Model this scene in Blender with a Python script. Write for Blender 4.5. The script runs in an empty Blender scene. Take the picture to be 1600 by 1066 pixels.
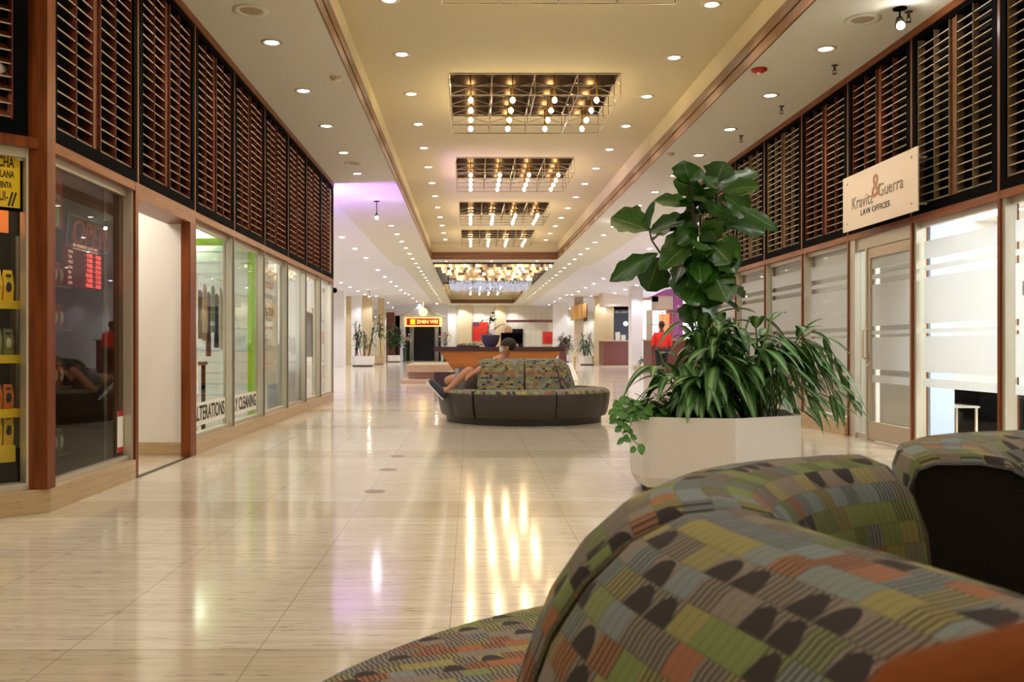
import bpy, bmesh, math, random
from mathutils import Vector, Matrix, Euler
C = bpy.context.scene.collection
PI = math.pi
sc = bpy.context.scene
# ---------------------------------------------------------------- camera, world, exposure
VPX, VPY, F = 735.0, 542.0, 1450.0
cam_d = bpy.data.cameras.new('camera'); cam = bpy.data.objects.new('camera', cam_d); C.objects.link(cam)
cam.location = (0, 0, 1.0); cam.rotation_euler = (PI/2, 0, 0)
cam_d.sensor_width = 36; cam_d.lens = 36*F/1600
cam_d.shift_x = (800-VPX)/1600; cam_d.shift_y = (VPY-533)/1600
cam_d.clip_start = 0.02; cam_d.clip_end = 300
cam_d.dof.use_dof = True; cam_d.dof.focus_distance = 6.0; cam_d.dof.aperture_fstop = 10
sc.camera = cam
w = bpy.data.worlds.new('world'); sc.world = w; w.use_nodes = True
w.node_tree.nodes['Background'].inputs[0].default_value = (.75, .8, 1, 1)
w.node_tree.nodes['Background'].inputs[1].default_value = .35
sc.view_settings.view_transform = 'Standard'; sc.view_settings.look = 'None'
sc.view_settings.gamma = 1; sc.view_settings.use_curve_mapping = False
sc.view_settings.exposure = 1.46
sc.cycles.max_bounces = 8; sc.cycles.diffuse_bounces = 5; sc.cycles.glossy_bounces = 4
sc.cycles.transparent_max_bounces = 16; sc.cycles.sample_clamp_indirect = 8
sc.cycles.caustics_reflective = False; sc.cycles.caustics_refractive = False
sc.cycles.use_denoising = True
L_DOWN, L_BULB, E_SPOT = 7.0, 42.0, 14.5

XL, XR, ZC = -2.55, 4.25, 4.03      # wall planes, soffit height
TX0, TX1, ZT = -1.366, 3.02, 4.58   # tray opening, tray ceiling
YW, YE = 17.2, 68.0                 # end of the shop walls, far wall
def P(px, py, Y): return Vector(((px-VPX)*Y/F, Y, 1+(VPY-py)*Y/F))

# ---------------------------------------------------------------- node helpers
def lin(c):
    return tuple(((v/255)/12.92 if v/255 <= .04045 else ((v/255+.055)/1.055)**2.4) for v in c)+(1,)
def newmat(name):
    m = bpy.data.materials.new(name); m.use_nodes = True
    return m, m.node_tree, m.node_tree.nodes['Principled BSDF']
def pm(name, rgb, rough=.5, metal=0, emit=0, ecol=None, spec=.5, bump=0, bscale=60, var=0, vscale=4, coat=0):
    m, nt, b = newmat(name)
    b.inputs['Base Color'].default_value = lin(rgb); b.inputs['Roughness'].default_value = rough
    b.inputs['Metallic'].default_value = metal; b.inputs['Specular IOR Level'].default_value = spec
    b.inputs['Coat Weight'].default_value = coat
    if emit:
        b.inputs['Emission Color'].default_value = lin(ecol or rgb); b.inputs['Emission Strength'].default_value = emit
    if bump or var:
        tc = nt.nodes.new('ShaderNodeTexCoord')
    if bump:
        n = nt.nodes.new('ShaderNodeTexNoise'); n.inputs['Scale'].default_value = bscale; n.inputs['Detail'].default_value = 4
        nt.links.new(tc.outputs['Object'], n.inputs['Vector'])
        bp = nt.nodes.new('ShaderNodeBump'); bp.inputs['Strength'].default_value = bump; bp.inputs['Distance'].default_value = .01
        nt.links.new(n.outputs['Fac'], bp.inputs['Height']); nt.links.new(bp.outputs[0], b.inputs['Normal'])
    if var:
        n = nt.nodes.new('ShaderNodeTexNoise'); n.inputs['Scale'].default_value = vscale; n.inputs['Detail'].default_value = 5
        nt.links.new(tc.outputs['Object'], n.inputs['Vector'])
        mx = nt.nodes.new('ShaderNodeMix'); mx.data_type = 'RGBA'
        c = lin(rgb); mx.inputs['A'].default_value = tuple(v*(1-var) for v in c[:3])+(1,)
        mx.inputs['B'].default_value = tuple(min(1, v*(1+var)) for v in c[:3])+(1,)
        nt.links.new(n.outputs['Fac'], mx.inputs['Factor']); nt.links.new(mx.outputs['Result'], b.inputs['Base Color'])
    return m
class NB:   # small node builder
    def __init__(s, nt): s.nt = nt
    def m(s, op, a, b=None, c=None):
        n = s.nt.nodes.new('ShaderNodeMath'); n.operation = op
        for i, v in enumerate((a, b, c)):
            if v is None: continue
            if isinstance(v, (int, float)): n.inputs[i].default_value = v
            else: s.nt.links.new(v, n.inputs[i])
        return n.outputs[0]
    def mix(s, f, a, b):
        n = s.nt.nodes.new('ShaderNodeMix'); n.data_type = 'RGBA'
        for k, v in (('Factor', f), ('A', a), ('B', b)):
            if isinstance(v, (int, float)): n.inputs[k].default_value = v
            elif isinstance(v, tuple): n.inputs[k].default_value = v
            else: s.nt.links.new(v, n.inputs[k])
        return n.outputs['Result']
    def comb(s, x, y, z=0.0):
        n = s.nt.nodes.new('ShaderNodeCombineXYZ')
        for i, v in enumerate((x, y, z)):
            if isinstance(v, (int, float)): n.inputs[i].default_value = v
            else: s.nt.links.new(v, n.inputs[i])
        return n.outputs[0]
    def sep(s, v):
        n = s.nt.nodes.new('ShaderNodeSeparateXYZ'); s.nt.links.new(v, n.inputs[0]); return n.outputs
    def noise(s, v, scale, detail=3, rough=.5):
        n = s.nt.nodes.new('ShaderNodeTexNoise'); s.nt.links.new(v, n.inputs['Vector'])
        n.inputs['Scale'].default_value = scale; n.inputs['Detail'].default_value = detail; n.inputs['Roughness'].default_value = rough
        return n.outputs['Fac']
    def white(s, v):
        n = s.nt.nodes.new('ShaderNodeTexWhiteNoise'); s.nt.links.new(v, n.inputs['Vector']); return n.outputs['Value']
    def ramp(s, f, stops, interp='LINEAR'):
        n = s.nt.nodes.new('ShaderNodeValToRGB'); n.color_ramp.interpolation = interp
        e = n.color_ramp.elements
        while len(e) < len(stops): e.new(.5)
        for el, (p, c) in zip(e, stops): el.position = p; el.color = c
        s.nt.links.new(f, n.inputs[0]); return n.outputs[0]
    def bump(s, h, st, d=.01):
        n = s.nt.nodes.new('ShaderNodeBump'); n.inputs['Strength'].default_value = st; n.inputs['Distance'].default_value = d
        s.nt.links.new(h, n.inputs['Height']); return n.outputs[0]
def texco(nt, k='Object'):
    return nt.nodes.new('ShaderNodeTexCoord').outputs[k]

# ---------------------------------------------------------------- materials
M = {}
def mk_travertine(name, ca, cb, band=None, joints=True, rough=.10):
    m, nt, b = newmat(name); n = NB(nt)
    g = nt.nodes.new('ShaderNodeNewGeometry').outputs['Position']
    x, y, z = n.sep(g)
    yz = n.m('ADD', y, z)
    if not joints: x, yz = n.m('ADD', x, y), z
    v1 = n.comb(n.m('MULTIPLY', x, 1.1), n.m('MULTIPLY', yz, 22.0))
    v2 = n.comb(n.m('MULTIPLY', x, 7.0), n.m('MULTIPLY', yz, 95.0))
    a = n.noise(v1, 1.0, 5, .65)
    base = n.ramp(a, [(.3, lin(ca)), (.7, lin(cb))])
    tile = n.white(n.comb(n.m('FLOOR', n.m('DIVIDE', n.m('ADD', x, .075), .625)), n.m('FLOOR', n.m('DIVIDE', n.m('SUBTRACT', y, 2.5), 1.465))))
    base = n.mix(n.m('MULTIPLY', tile, .10), base, lin((196, 176, 146)))
    if band:
        f = n.m('LESS_THAN', n.m('FLOORED_MODULO', n.m('SUBTRACT', y, 2.5), 2.93), .56)
        base = n.mix(n.m('MULTIPLY', f, .5), base, lin(band))
    pits = n.m('GREATER_THAN', n.noise(v2, 1.0, 2, .5), .645)
    pits = n.m('MULTIPLY', pits, n.m('GREATER_THAN', n.noise(v1, .7, 2), .44))
    fine = n.noise(n.comb(n.m('MULTIPLY', x, 2.2), n.m('MULTIPLY', yz, 75.0)), 1.0, 3, .6)
    base = n.mix(n.m('MULTIPLY', n.m('MAXIMUM', n.m('SUBTRACT', fine, .5), 0.0), 2.2), base, lin((172, 146, 112)))
    base = n.mix(n.m('MULTIPLY', pits, .6), base, lin((110, 90, 66)))
    if joints:
        jx = n.m('LESS_THAN', n.m('FLOORED_MODULO', n.m('ADD', x, .075), .625), .0035)
        jy = n.m('LESS_THAN', n.m('FLOORED_MODULO', n.m('SUBTRACT', y, 2.5), 2.93), .006)
        jy2 = n.m('LESS_THAN', n.m('ABSOLUTE', n.m('SUBTRACT', n.m('FLOORED_MODULO', n.m('SUBTRACT', y, 2.5), 2.93), .56)), .003)
        j = n.m('MAXIMUM', jx, n.m('MAXIMUM', jy, jy2))
        base = n.mix(n.m('MULTIPLY', j, .55), base, lin((110, 95, 75)))
    nt.links.new(base, b.inputs['Base Color'])
    r = n.m('ADD', n.m('MULTIPLY', a, .10), rough-.04)
    nt.links.new(r, b.inputs['Roughness'])
    h = n.m('SUBTRACT', n.noise(v2, .35, 2), n.m('MULTIPLY', pits, .6))
    nt.links.new(n.bump(h, .045, .004), b.inputs['Normal'])
    b.inputs['IOR'].default_value = 1.6
    return m
M['floor'] = mk_travertine('travertine_floor', (210, 199, 177), (235, 227, 210), (190, 174, 144))
M['stone'] = mk_travertine('travertine_base', (176, 148, 108), (205, 180, 140), None, False, .3)
def mk_wood(name, ca, cb, rough=.35, axis='z', scale=1.0):
    m, nt, b = newmat(name); n = NB(nt)
    x, y, z = n.sep(texco(nt))
    ax = {'x': x, 'y': y, 'z': z}
    s = {k: n.m('MULTIPLY', ax[k], (2.0 if k == axis else 26.0)*scale) for k in 'xyz'}
    f = n.noise(n.comb(s['x'], s['y'], s['z']), 1.0, 5, .6)
    nt.links.new(n.ramp(f, [(.3, lin(ca)), (.7, lin(cb))]), b.inputs['Base Color'])
    b.inputs['Roughness'].default_value = rough; b.inputs['Specular IOR Level'].default_value = .25
    nt.links.new(n.bump(f, .08, .002), b.inputs['Normal'])
    return m
M['wood'] = mk_wood('mahogany_post', (98, 46, 14), (140, 72, 26))
M['wood_y'] = mk_wood('mahogany_rail', (112, 58, 24), (156, 90, 44), axis='y')
M['wood_slat'] = mk_wood('louvre_slat_wood', (84, 40, 28), (122, 64, 44), .4, 'y')
M['wood_slat_tan'] = mk_wood('louvre_slat_wood_pale', (112, 92, 70), (144, 124, 96), .45, 'y')  # louvre wood made paler to paint in the light on the right wall
M['slat_edge'] = pm('louvre_slat_edge', (214, 200, 184), .4)
M['slat_strip'] = mk_wood('louvre_upright_wood', (100, 60, 40), (136, 88, 60), .4)
M['black'] = pm('black_frame', (5, 4, 5), .8, spec=.05)
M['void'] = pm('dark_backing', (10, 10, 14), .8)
M['trim'] = mk_wood('ceiling_wood_trim', (110, 82, 56), (146, 108, 78), .4, 'y')
M['trim_x'] = mk_wood('ceiling_wood_trim_cross', (110, 72, 46), (140, 94, 62), .4, 'x')
M['soffit'] = pm('soffit_plaster', (218, 216, 200), .85, bump=.35, bscale=90, var=.04, vscale=30)
M['tray'] = pm('tray_plaster', (214, 203, 170), .85, bump=.35, bscale=90, var=.05, vscale=30)
M['white_wall'] = pm('white_plaster', (236, 232, 228), .7)
M['white_ceil'] = pm('vault_plaster', (230, 229, 238), .8)
M['cream_wall'] = pm('cream_plaster', (232, 226, 208), .8, var=.02)
M['alu'] = pm('brushed_aluminium', (196, 190, 174), .35, .3, var=.05, vscale=8)
M['alu_dark'] = pm('satin_grey_metal', (140, 138, 132), .4, .6)
M['chrome'] = pm('chrome', (225, 215, 200), .08, 1)
M['bronze'] = pm('bronze_mirror', (66, 52, 38), .22, .85)
M['brass'] = pm('polished_brass', (214, 170, 74), .2, 1)
M['leather'] = pm('charcoal_leather', (58, 50, 46), .42, bump=.25, bscale=220, var=.06)
M['leather_black'] = pm('black_leather', (48, 41, 43), .38, bump=.3, bscale=260)
M['terrazzo'] = pm('white_terrazzo', (236, 231, 228), .75, bump=.4, bscale=160, var=.05, vscale=120)
M['soil'] = pm('potting_soil', (48, 32, 22), .95, bump=.8, bscale=60, var=.4, vscale=40)
M['dark'] = pm('dark_plinth', (22, 18, 16), .6)
M['lamp'] = pm('lamp_lens', (255, 252, 245), .5, emit=L_DOWN, ecol=(255, 246, 232))
M['lamp_cool'] = pm('lamp_lens_cool', (255, 252, 250), .5, emit=L_DOWN, ecol=(244, 240, 255))
M['bulb'] = pm('glowing_bulb', (255, 240, 205), .4, emit=L_BULB, ecol=(255, 224, 168))
M['trimring'] = pm('downlight_ring', (205, 195, 180), .4)
M['red'] = pm('red_plastic', (190, 30, 24), .35)
M['plastic'] = pm('cream_plastic', (214, 200, 170), .5)
M['steel'] = pm('dull_steel', (90, 84, 78), .35, .8)
M['yellow'] = pm('yellow_card', (244, 204, 20), .5)
M['paper'] = pm('white_paper', (240, 238, 232), .7)
M['ink'] = pm('black_ink', (30, 28, 26), .6)
M['greyink'] = pm('grey_brown_ink', (140, 126, 116), .5)
M['blueglass'] = pm('pale_blue_panel', (190, 208, 232), .4)
M['green'] = pm('lime_green_panel', (150, 205, 40), .5)
M['skin'] = pm('skin', (196, 140, 112), .5, spec=.4)
M['skin_dark'] = pm('dark_skin', (92, 60, 46), .5)
M['hair'] = pm('dark_hair', (44, 30, 24), .6, bump=.6, bscale=200)
M['blond'] = pm('blond_hair', (196, 160, 110), .6, bump=.6, bscale=200)
M['shorts'] = pm('grey_shorts', (150, 146, 150), .8, var=.15, vscale=40)
M['navy'] = pm('navy_cloth', (40, 44, 56), .8)
M['redcloth'] = pm('red_shirt', (226, 36, 20), .7, var=.05)
M['blackcloth'] = pm('black_cloth', (22, 18, 20), .8)
M['mask'] = pm('white_mask', (226, 232, 236), .7)
M['rubber'] = pm('white_rubber', (230, 230, 232), .5)
M['mahog'] = pm('red_brown_laminate', (110, 58, 46), .4, var=.1)
M['granite'] = pm('speckled_dark_granite', (74, 58, 54), .15, var=.7, vscale=60)
M['maple'] = mk_wood('amber_veneer', (166, 102, 36), (200, 134, 56), .25, 'x', .4)
M['tanbag'] = pm('tan_orange_leather', (140, 74, 28), .8, spec=.1, bump=.15, bscale=120, var=.12, vscale=9)
def mk_glass(name, tint=(250, 252, 250), refl=1.0, rough=.01, haze=0.0, hcol=(220, 222, 224)):
    m = bpy.data.materials.new(name); m.use_nodes = True; nt = m.node_tree; nt.nodes.clear()
    out = nt.nodes.new('ShaderNodeOutputMaterial'); tr = nt.nodes.new('ShaderNodeBsdfTransparent')
    tr.inputs[0].default_value = lin(tint)
    gl = nt.nodes.new('ShaderNodeBsdfGlossy'); gl.inputs['Roughness'].default_value = rough
    n = NB(nt); ge = nt.nodes.new('ShaderNodeNewGeometry'); dt = nt.nodes.new('ShaderNodeVectorMath'); dt.operation = 'DOT_PRODUCT'
    nt.links.new(ge.outputs['Incoming'], dt.inputs[0]); nt.links.new(ge.outputs['Normal'], dt.inputs[1])
    f = n.m('MULTIPLY', n.m('ADD', .04, n.m('MULTIPLY', n.m('POWER', n.m('SUBTRACT', 1.0, n.m('ABSOLUTE', dt.outputs['Value'])), 5.0), .96)), .6*refl)
    mx = nt.nodes.new('ShaderNodeMixShader'); nt.links.new(f, mx.inputs[0])
    src = tr.outputs[0]
    if haze:
        df = nt.nodes.new('ShaderNodeBsdfDiffuse'); df.inputs[0].default_value = lin(hcol)
        tl = nt.nodes.new('ShaderNodeBsdfTranslucent'); tl.inputs[0].default_value = lin(hcol)
        m1 = nt.nodes.new('ShaderNodeMixShader'); m1.inputs[0].default_value = .5
        nt.links.new(df.outputs[0], m1.inputs[1]); nt.links.new(tl.outputs[0], m1.inputs[2])
        m2 = nt.nodes.new('ShaderNodeMixShader'); m2.inputs[0].default_value = haze
        nt.links.new(tr.outputs[0], m2.inputs[1]); nt.links.new(m1.outputs[0], m2.inputs[2]); src = m2.outputs[0]
    nt.links.new(src, mx.inputs[1]); nt.links.new(gl.outputs[0], mx.inputs[2]); nt.links.new(mx.outputs[0], out.inputs[0])
    return m
M['glass'] = mk_glass('shop_glass')
M['glass_dark'] = mk_glass('shop_glass_smoked', (214, 214, 205), 1.5)
M['frost'] = mk_glass('frosted_film', haze=.9, refl=.6, hcol=(232, 234, 236))
def mk_fabric():
    m, nt, b = newmat('patchwork_upholstery'); n = NB(nt)
    uv = texco(nt, 'UV'); u, v, _ = n.sep(uv)
    r = n.m('DIVIDE', v, .030); row = n.m('FLOOR', r); fv = n.m('FRACT', r)
    rr = n.white(n.comb(row, 3.7, 1.0))
    uu = n.m('DIVIDE', n.m('ADD', u, n.m('MULTIPLY', rr, .3)), .046); cell = n.m('FLOOR', uu); fu = n.m('FRACT', uu)
    cr = n.white(n.comb(cell, row, 2.0)); cr2 = n.white(n.comb(cell, row, 9.0)); cr3 = n.white(n.comb(cell, row, 21.0))
    pal = [(0, lin((136, 150, 156))), (.24, lin((166, 157, 98))), (.46, lin((134, 150, 88))), (.66, lin((178, 110, 70))), (.78, lin((148, 137, 125)))]
    rowc = n.ramp(n.white(n.comb(row, 8.1, 5.0)), pal, 'CONSTANT')
    cellc = n.ramp(cr3, pal, 'CONSTANT')
    base = n.mix(n.m('MULTIPLY', n.m('GREATER_THAN', cr2, .55), .85), rowc, cellc)
    base = n.mix(n.m('MULTIPLY', cr, .15), base, lin((150, 138, 126)))
    # fine stripes across the row
    st = n.m('FRACT', n.m('MULTIPLY', uu, 5.0)); thin = n.m('LESS_THAN', st, .40)
    has = n.m('GREATER_THAN', cr, .42)
    base = n.mix(n.m('MULTIPLY', n.m('MULTIPLY', thin, has), .85), base, lin((48, 42, 44)))
    thin2 = n.m('LESS_THAN', n.m('FRACT', n.m('MULTIPLY', uu, 3.0)), .12)
    base = n.mix(n.m('MULTIPLY', thin2, .6), base, lin((104, 94, 92)))
    # half ellipses
    ex = n.m('DIVIDE', n.m('SUBTRACT', fu, .5), .46); ey = n.m('DIVIDE', n.m('SUBTRACT', fv, .02), .93)
    el = n.m('LESS_THAN', n.m('ADD', n.m('MULTIPLY', ex, ex), n.m('MULTIPLY', ey, ey)), 1.0)
    he = n.m('MULTIPLY', el, n.m('GREATER_THAN', cr3, .84))
    base = n.mix(he, base, lin((58, 51, 52)))
    ln = n.m('LESS_THAN', fv, .05)
    base = n.mix(n.m('MULTIPLY', ln, .45), base, lin((96, 92, 60)))
    gr = n.noise(n.comb(n.m('MULTIPLY', u, 900), n.m('MULTIPLY', v, 900)), 1.0, 2)
    base = n.mix(n.m('MULTIPLY', n.m('SUBTRACT', gr, .3), .5), base, lin((110, 104, 98)))
    nt.links.new(base, b.inputs['Base Color']); b.inputs['Roughness'].default_value = .85
    b.inputs['Sheen Weight'].default_value = .04; b.inputs['Specular IOR Level'].default_value = .15
    nt.links.new(n.bump(gr, .25, .002), b.inputs['Normal'])
    return m
M['fabric'] = mk_fabric()
def mk_leaf(name, ca, cb, center=None, rough=.4):
    m, nt, b = newmat(name); n = NB(nt)
    u, v, _ = n.sep(texco(nt, 'UV'))
    d = n.m('ABSOLUTE', n.m('SUBTRACT', u, .5))
    nz = n.noise(texco(nt), 14, 3)
    col = n.mix(nz, lin(ca), lin(cb))
    if center:
        f = n.m('SUBTRACT', 1.0, n.m('MULTIPLY', d, 3.4)); f = n.m('MAXIMUM', f, 0.0)
        s = n.noise(n.comb(n.m('MULTIPLY', d, 8), n.m('SUBTRACT', n.m('MULTIPLY', v, 22), n.m('MULTIPLY', d, 16))), 1.0, 2)
        col = n.mix(n.m('MINIMUM', n.m('MULTIPLY', n.m('MULTIPLY', f, s), 1.6), 1.0), col, lin(center))
    vein = n.m('LESS_THAN', d, .018)
    side = n.m('LESS_THAN', n.m('FRACT', n.m('SUBTRACT', n.m('MULTIPLY', v, 8), n.m('MULTIPLY', d, 5))), .09)
    vv = n.m('MAXIMUM', vein, n.m('MULTIPLY', side, .35))
    col = n.mix(n.m('MULTIPLY', vv, .5), col, lin((150, 180, 100)))
    nt.links.new(col, b.inputs['Base Color']); b.inputs['Roughness'].default_value = rough
    b.inputs['Subsurface Weight'].default_value = 0
    return m
M['fig'] = mk_leaf('fig_leaf', (26, 64, 16), (56, 108, 30), None, .3)
M['agla'] = mk_leaf('striped_leaf', (26, 74, 28), (60, 122, 44), (160, 196, 134))
M['pothos'] = mk_leaf('pothos_leaf', (52, 112, 40), (92, 150, 60))
M['palm'] = mk_leaf('palm_leaf', (34, 66, 34), (62, 98, 48))
M['stem'] = pm('brown_stem', (84, 60, 44), .7)
M['gstem'] = pm('green_stem', (84, 110, 50), .6)

# ---------------------------------------------------------------- mesh builder
ORG = {}
class MB:
    def __init__(s): s.v = []; s.f = []; s.mi = []; s.uv = {}; s.cur = 0
    def add(s, vs, fs, uvs=None):
        o = len(s.v); s.v += [Vector(p) for p in vs]
        for k, f in enumerate(fs):
            if uvs: s.uv[len(s.f)] = uvs[k]
            s.f.append(tuple(o+i for i in f)); s.mi.append(s.cur)
        return s
    def box(s, a, b):
        x0, y0, z0 = (min(a[i], b[i]) for i in range(3)); x1, y1, z1 = (max(a[i], b[i]) for i in range(3))
        return s.add([(x0,y0,z0),(x1,y0,z0),(x1,y1,z0),(x0,y1,z0),(x0,y0,z1),(x1,y0,z1),(x1,y1,z1),(x0,y1,z1)],
            [(0,3,2,1),(4,5,6,7),(0,1,5,4),(1,2,6,5),(2,3,7,6),(3,0,4,7)])
    def xf(s, m, mb):
        o = len(s.v); s.v += [m @ p for p in mb.v]
        for k, f in enumerate(mb.f):
            if k in mb.uv: s.uv[len(s.f)] = mb.uv[k]
            s.f.append(tuple(o+i for i in f)); s.mi.append(mb.mi[k])
        return s
    def tube(s, pts, r, n=8, caps=True):
        pts = [Vector(p) for p in pts]; R = r if isinstance(r, (list, tuple)) else [r]*len(pts)
        rings = []; prev = None
        for i, p in enumerate(pts):
            t = (pts[min(i+1, len(pts)-1)]-pts[max(i-1, 0)]).normalized()
            if prev is None: a = t.orthogonal().normalized()
            else:
                a = prev - t*prev.dot(t); a = a.normalized() if a.length > 1e-6 else t.orthogonal().normalized()
            prev = a; b = t.cross(a)
            rings.append([p+(a*math.cos(2*PI*k/n)+b*math.sin(2*PI*k/n))*R[i] for k in range(n)])
        vs = [q for rg in rings for q in rg]; fs = []
        for i in range(len(rings)-1):
            for k in range(n):
                fs.append((i*n+k, i*n+(k+1)%n, (i+1)*n+(k+1)%n, (i+1)*n+k))
        if caps: fs.append(tuple(reversed(range(n)))); fs.append(tuple((len(rings)-1)*n+k for k in range(n)))
        return s.add(vs, fs)
    def lathe(s, prof, c=(0, 0, 0), n=24, cap=True):
        c = Vector(c); vs = []; fs = []
        for (r, z) in prof:
            for k in range(n): vs.append(c+Vector((r*math.cos(2*PI*k/n), r*math.sin(2*PI*k/n), z)))
        for i in range(len(prof)-1):
            for k in range(n): fs.append((i*n+k, i*n+(k+1)%n, (i+1)*n+(k+1)%n, (i+1)*n+k))
        if cap:
            fs.append(tuple(reversed(range(n)))); fs.append(tuple((len(prof)-1)*n+k for k in range(n)))
        return s.add(vs, fs)
    def prism(s, poly, z0, z1, sc0=1.0):
        n = len(poly); cx = sum(p[0] for p in poly)/n; cy = sum(p[1] for p in poly)/n
        vs = [(cx+(p[0]-cx)*sc0, cy+(p[1]-cy)*sc0, z0) for p in poly]+[(p[0], p[1], z1) for p in poly]
        fs = [(i, (i+1)%n, n+(i+1)%n, n+i) for i in range(n)]+[tuple(reversed(range(n))), tuple(range(n, 2*n))]
        return s.add(vs, fs)
    def ball(s, c, r, n=10, sq=(1, 1, 1)):
        c = Vector(c); vs = []; fs = []
        for i in range(1, n):
            th = PI*i/n
            for k in range(n*2//2*2):
                ph = 2*PI*k/n; 
                if k >= n: break
                vs.append(c+Vector((r*sq[0]*math.sin(th)*math.cos(ph), r*sq[1]*math.sin(th)*math.sin(ph), r*sq[2]*math.cos(th))))
        for i in range(n-2):
            for k in range(n): fs.append((i*n+k, (i+1)*n+k, (i+1)*n+(k+1)%n, i*n+(k+1)%n))
        t = len(vs); vs.append(c+Vector((0, 0, r*sq[2]))); vs.append(c-Vector((0, 0, r*sq[2])))
        for k in range(n): fs.append((t, k, (k+1)%n)); fs.append((t+1, (n-2)*n+(k+1)%n, (n-2)*n+k))
        return s.add(vs, fs)
    def build(s, name, mats, parent=None, smooth=False, bevel=0, sub=0, auto=False):
        me = bpy.data.meshes.new(name)
        if not isinstance(mats, (list, tuple)): mats = [mats]
        if parent is not None: org = ORG.get(parent.name, Vector((0, 0, 0)))
        else:
            xs = [p.x for p in s.v]; ys = [p.y for p in s.v]; zs = [p.z for p in s.v]
            org = Vector(((min(xs)+max(xs))/2, (min(ys)+max(ys))/2, min(zs)))
        me.from_pydata([p-org for p in s.v], [], s.f)
        for m in mats: me.materials.append(M[m] if isinstance(m, str) else m)
        me.polygons.foreach_set('material_index', s.mi)
        if s.uv:
            ul = me.uv_layers.new(name='UVMap')
            for fi, uvs in s.uv.items():
                p = me.polygons[fi]
                for li, q in zip(p.loop_indices, uvs): ul.data[li].uv = q
        if smooth: me.polygons.foreach_set('use_smooth', [True]*len(me.polygons))
        if auto:
            me.polygons.foreach_set('use_smooth', [True]*len(me.polygons))
            me.update()
            bm = bmesh.new(); bm.from_mesh(me)
            for e in bm.edges:
                if len(e.link_faces) == 2 and e.calc_face_angle(0) > .7: e.smooth = False
            bm.to_mesh(me); bm.free()
        me.update()
        o = bpy.data.objects.new(name, me); C.objects.link(o)
        if parent is not None: o.parent = parent
        else: o.location = org
        ORG[o.name] = org
        if bevel:
            b = o.modifiers.new('bevel', 'BEVEL'); b.width = bevel; b.segments = 2; b.limit_method = 'ANGLE'
        if sub:
            b = o.modifiers.new('sub', 'SUBSURF'); b.levels = sub; b.render_levels = sub
        return o
def box(a, b): return MB().box(a, b)
def tag(o, label, cat, group=None, kind=None):
    o['label'] = label; o['category'] = cat
    if group: o['group'] = group
    if kind: o['kind'] = kind
    return o
def thing(name, label, cat, loc=(0, 0, 0), rz=0, group=None, local=False):
    o = bpy.data.objects.new(name, None); C.objects.link(o); o.location = loc; o.rotation_euler = (0, 0, rz)
    o.empty_display_size = .1
    ORG[o.name] = Vector((0, 0, 0)) if local else Vector(loc)
    return tag(o, label, cat, group)
def struct(name, mb, mats, label=None, parent=None, **k):
    o = mb.build(name, mats, parent, **k)
    if parent is None:
        o['kind'] = 'structure'
        if label: o['label'] = label
    return o
def dup(root, loc, rz=None, label=None, group=None, scale=None):
    def cp(o, par):
        c = o.copy(); C.objects.link(c); c.parent = par
        for ch in list(o.children): cp(ch, c)
        return c
    r = cp(root, None); r.location = loc
    if rz is not None: r.rotation_euler = (0, 0, rz)
    if scale: r.scale = (scale,)*3 if isinstance(scale, (int, float)) else scale
    if label: r['label'] = label
    if group: r['group'] = group
    return r
LEFT, RIGHT, FRONT = (PI/2, 0, PI/2), (PI/2, 0, -PI/2), (PI/2, 0, 0)
def text(name, s, size, loc, rot, mat, parent=None, ext=.001, align='CENTER', shear=0, sx=1.0, bold=0, fit=None):
    cu = bpy.data.curves.new(name, 'FONT'); cu.body = s; cu.size = size; cu.extrude = ext; cu.shear = shear
    cu.align_x = align; cu.align_y = 'CENTER'; cu.offset = bold; cu.resolution_u = 3
    cu.materials.append(M[mat] if isinstance(mat, str) else mat)
    tmp = bpy.data.objects.new('tmp', cu); me = bpy.data.meshes.new_from_object(tmp); bpy.data.objects.remove(tmp)
    if not me.materials: me.materials.append(M[mat] if isinstance(mat, str) else mat)
    o = bpy.data.objects.new(name, me); C.objects.link(o); o.rotation_euler = rot; o.scale = (sx, 1, 1)
    if parent is not None:
        o.parent = parent; o.location = Vector(loc)-ORG.get(parent.name, Vector((0, 0, 0)))
    else: o.location = loc
    return o

# ================================================================ SETTING
struct('floor', box((-14, -8, -.1), (14, YE+6, 0)), 'floor', 'polished cream travertine floor with darker cross bands')
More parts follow.
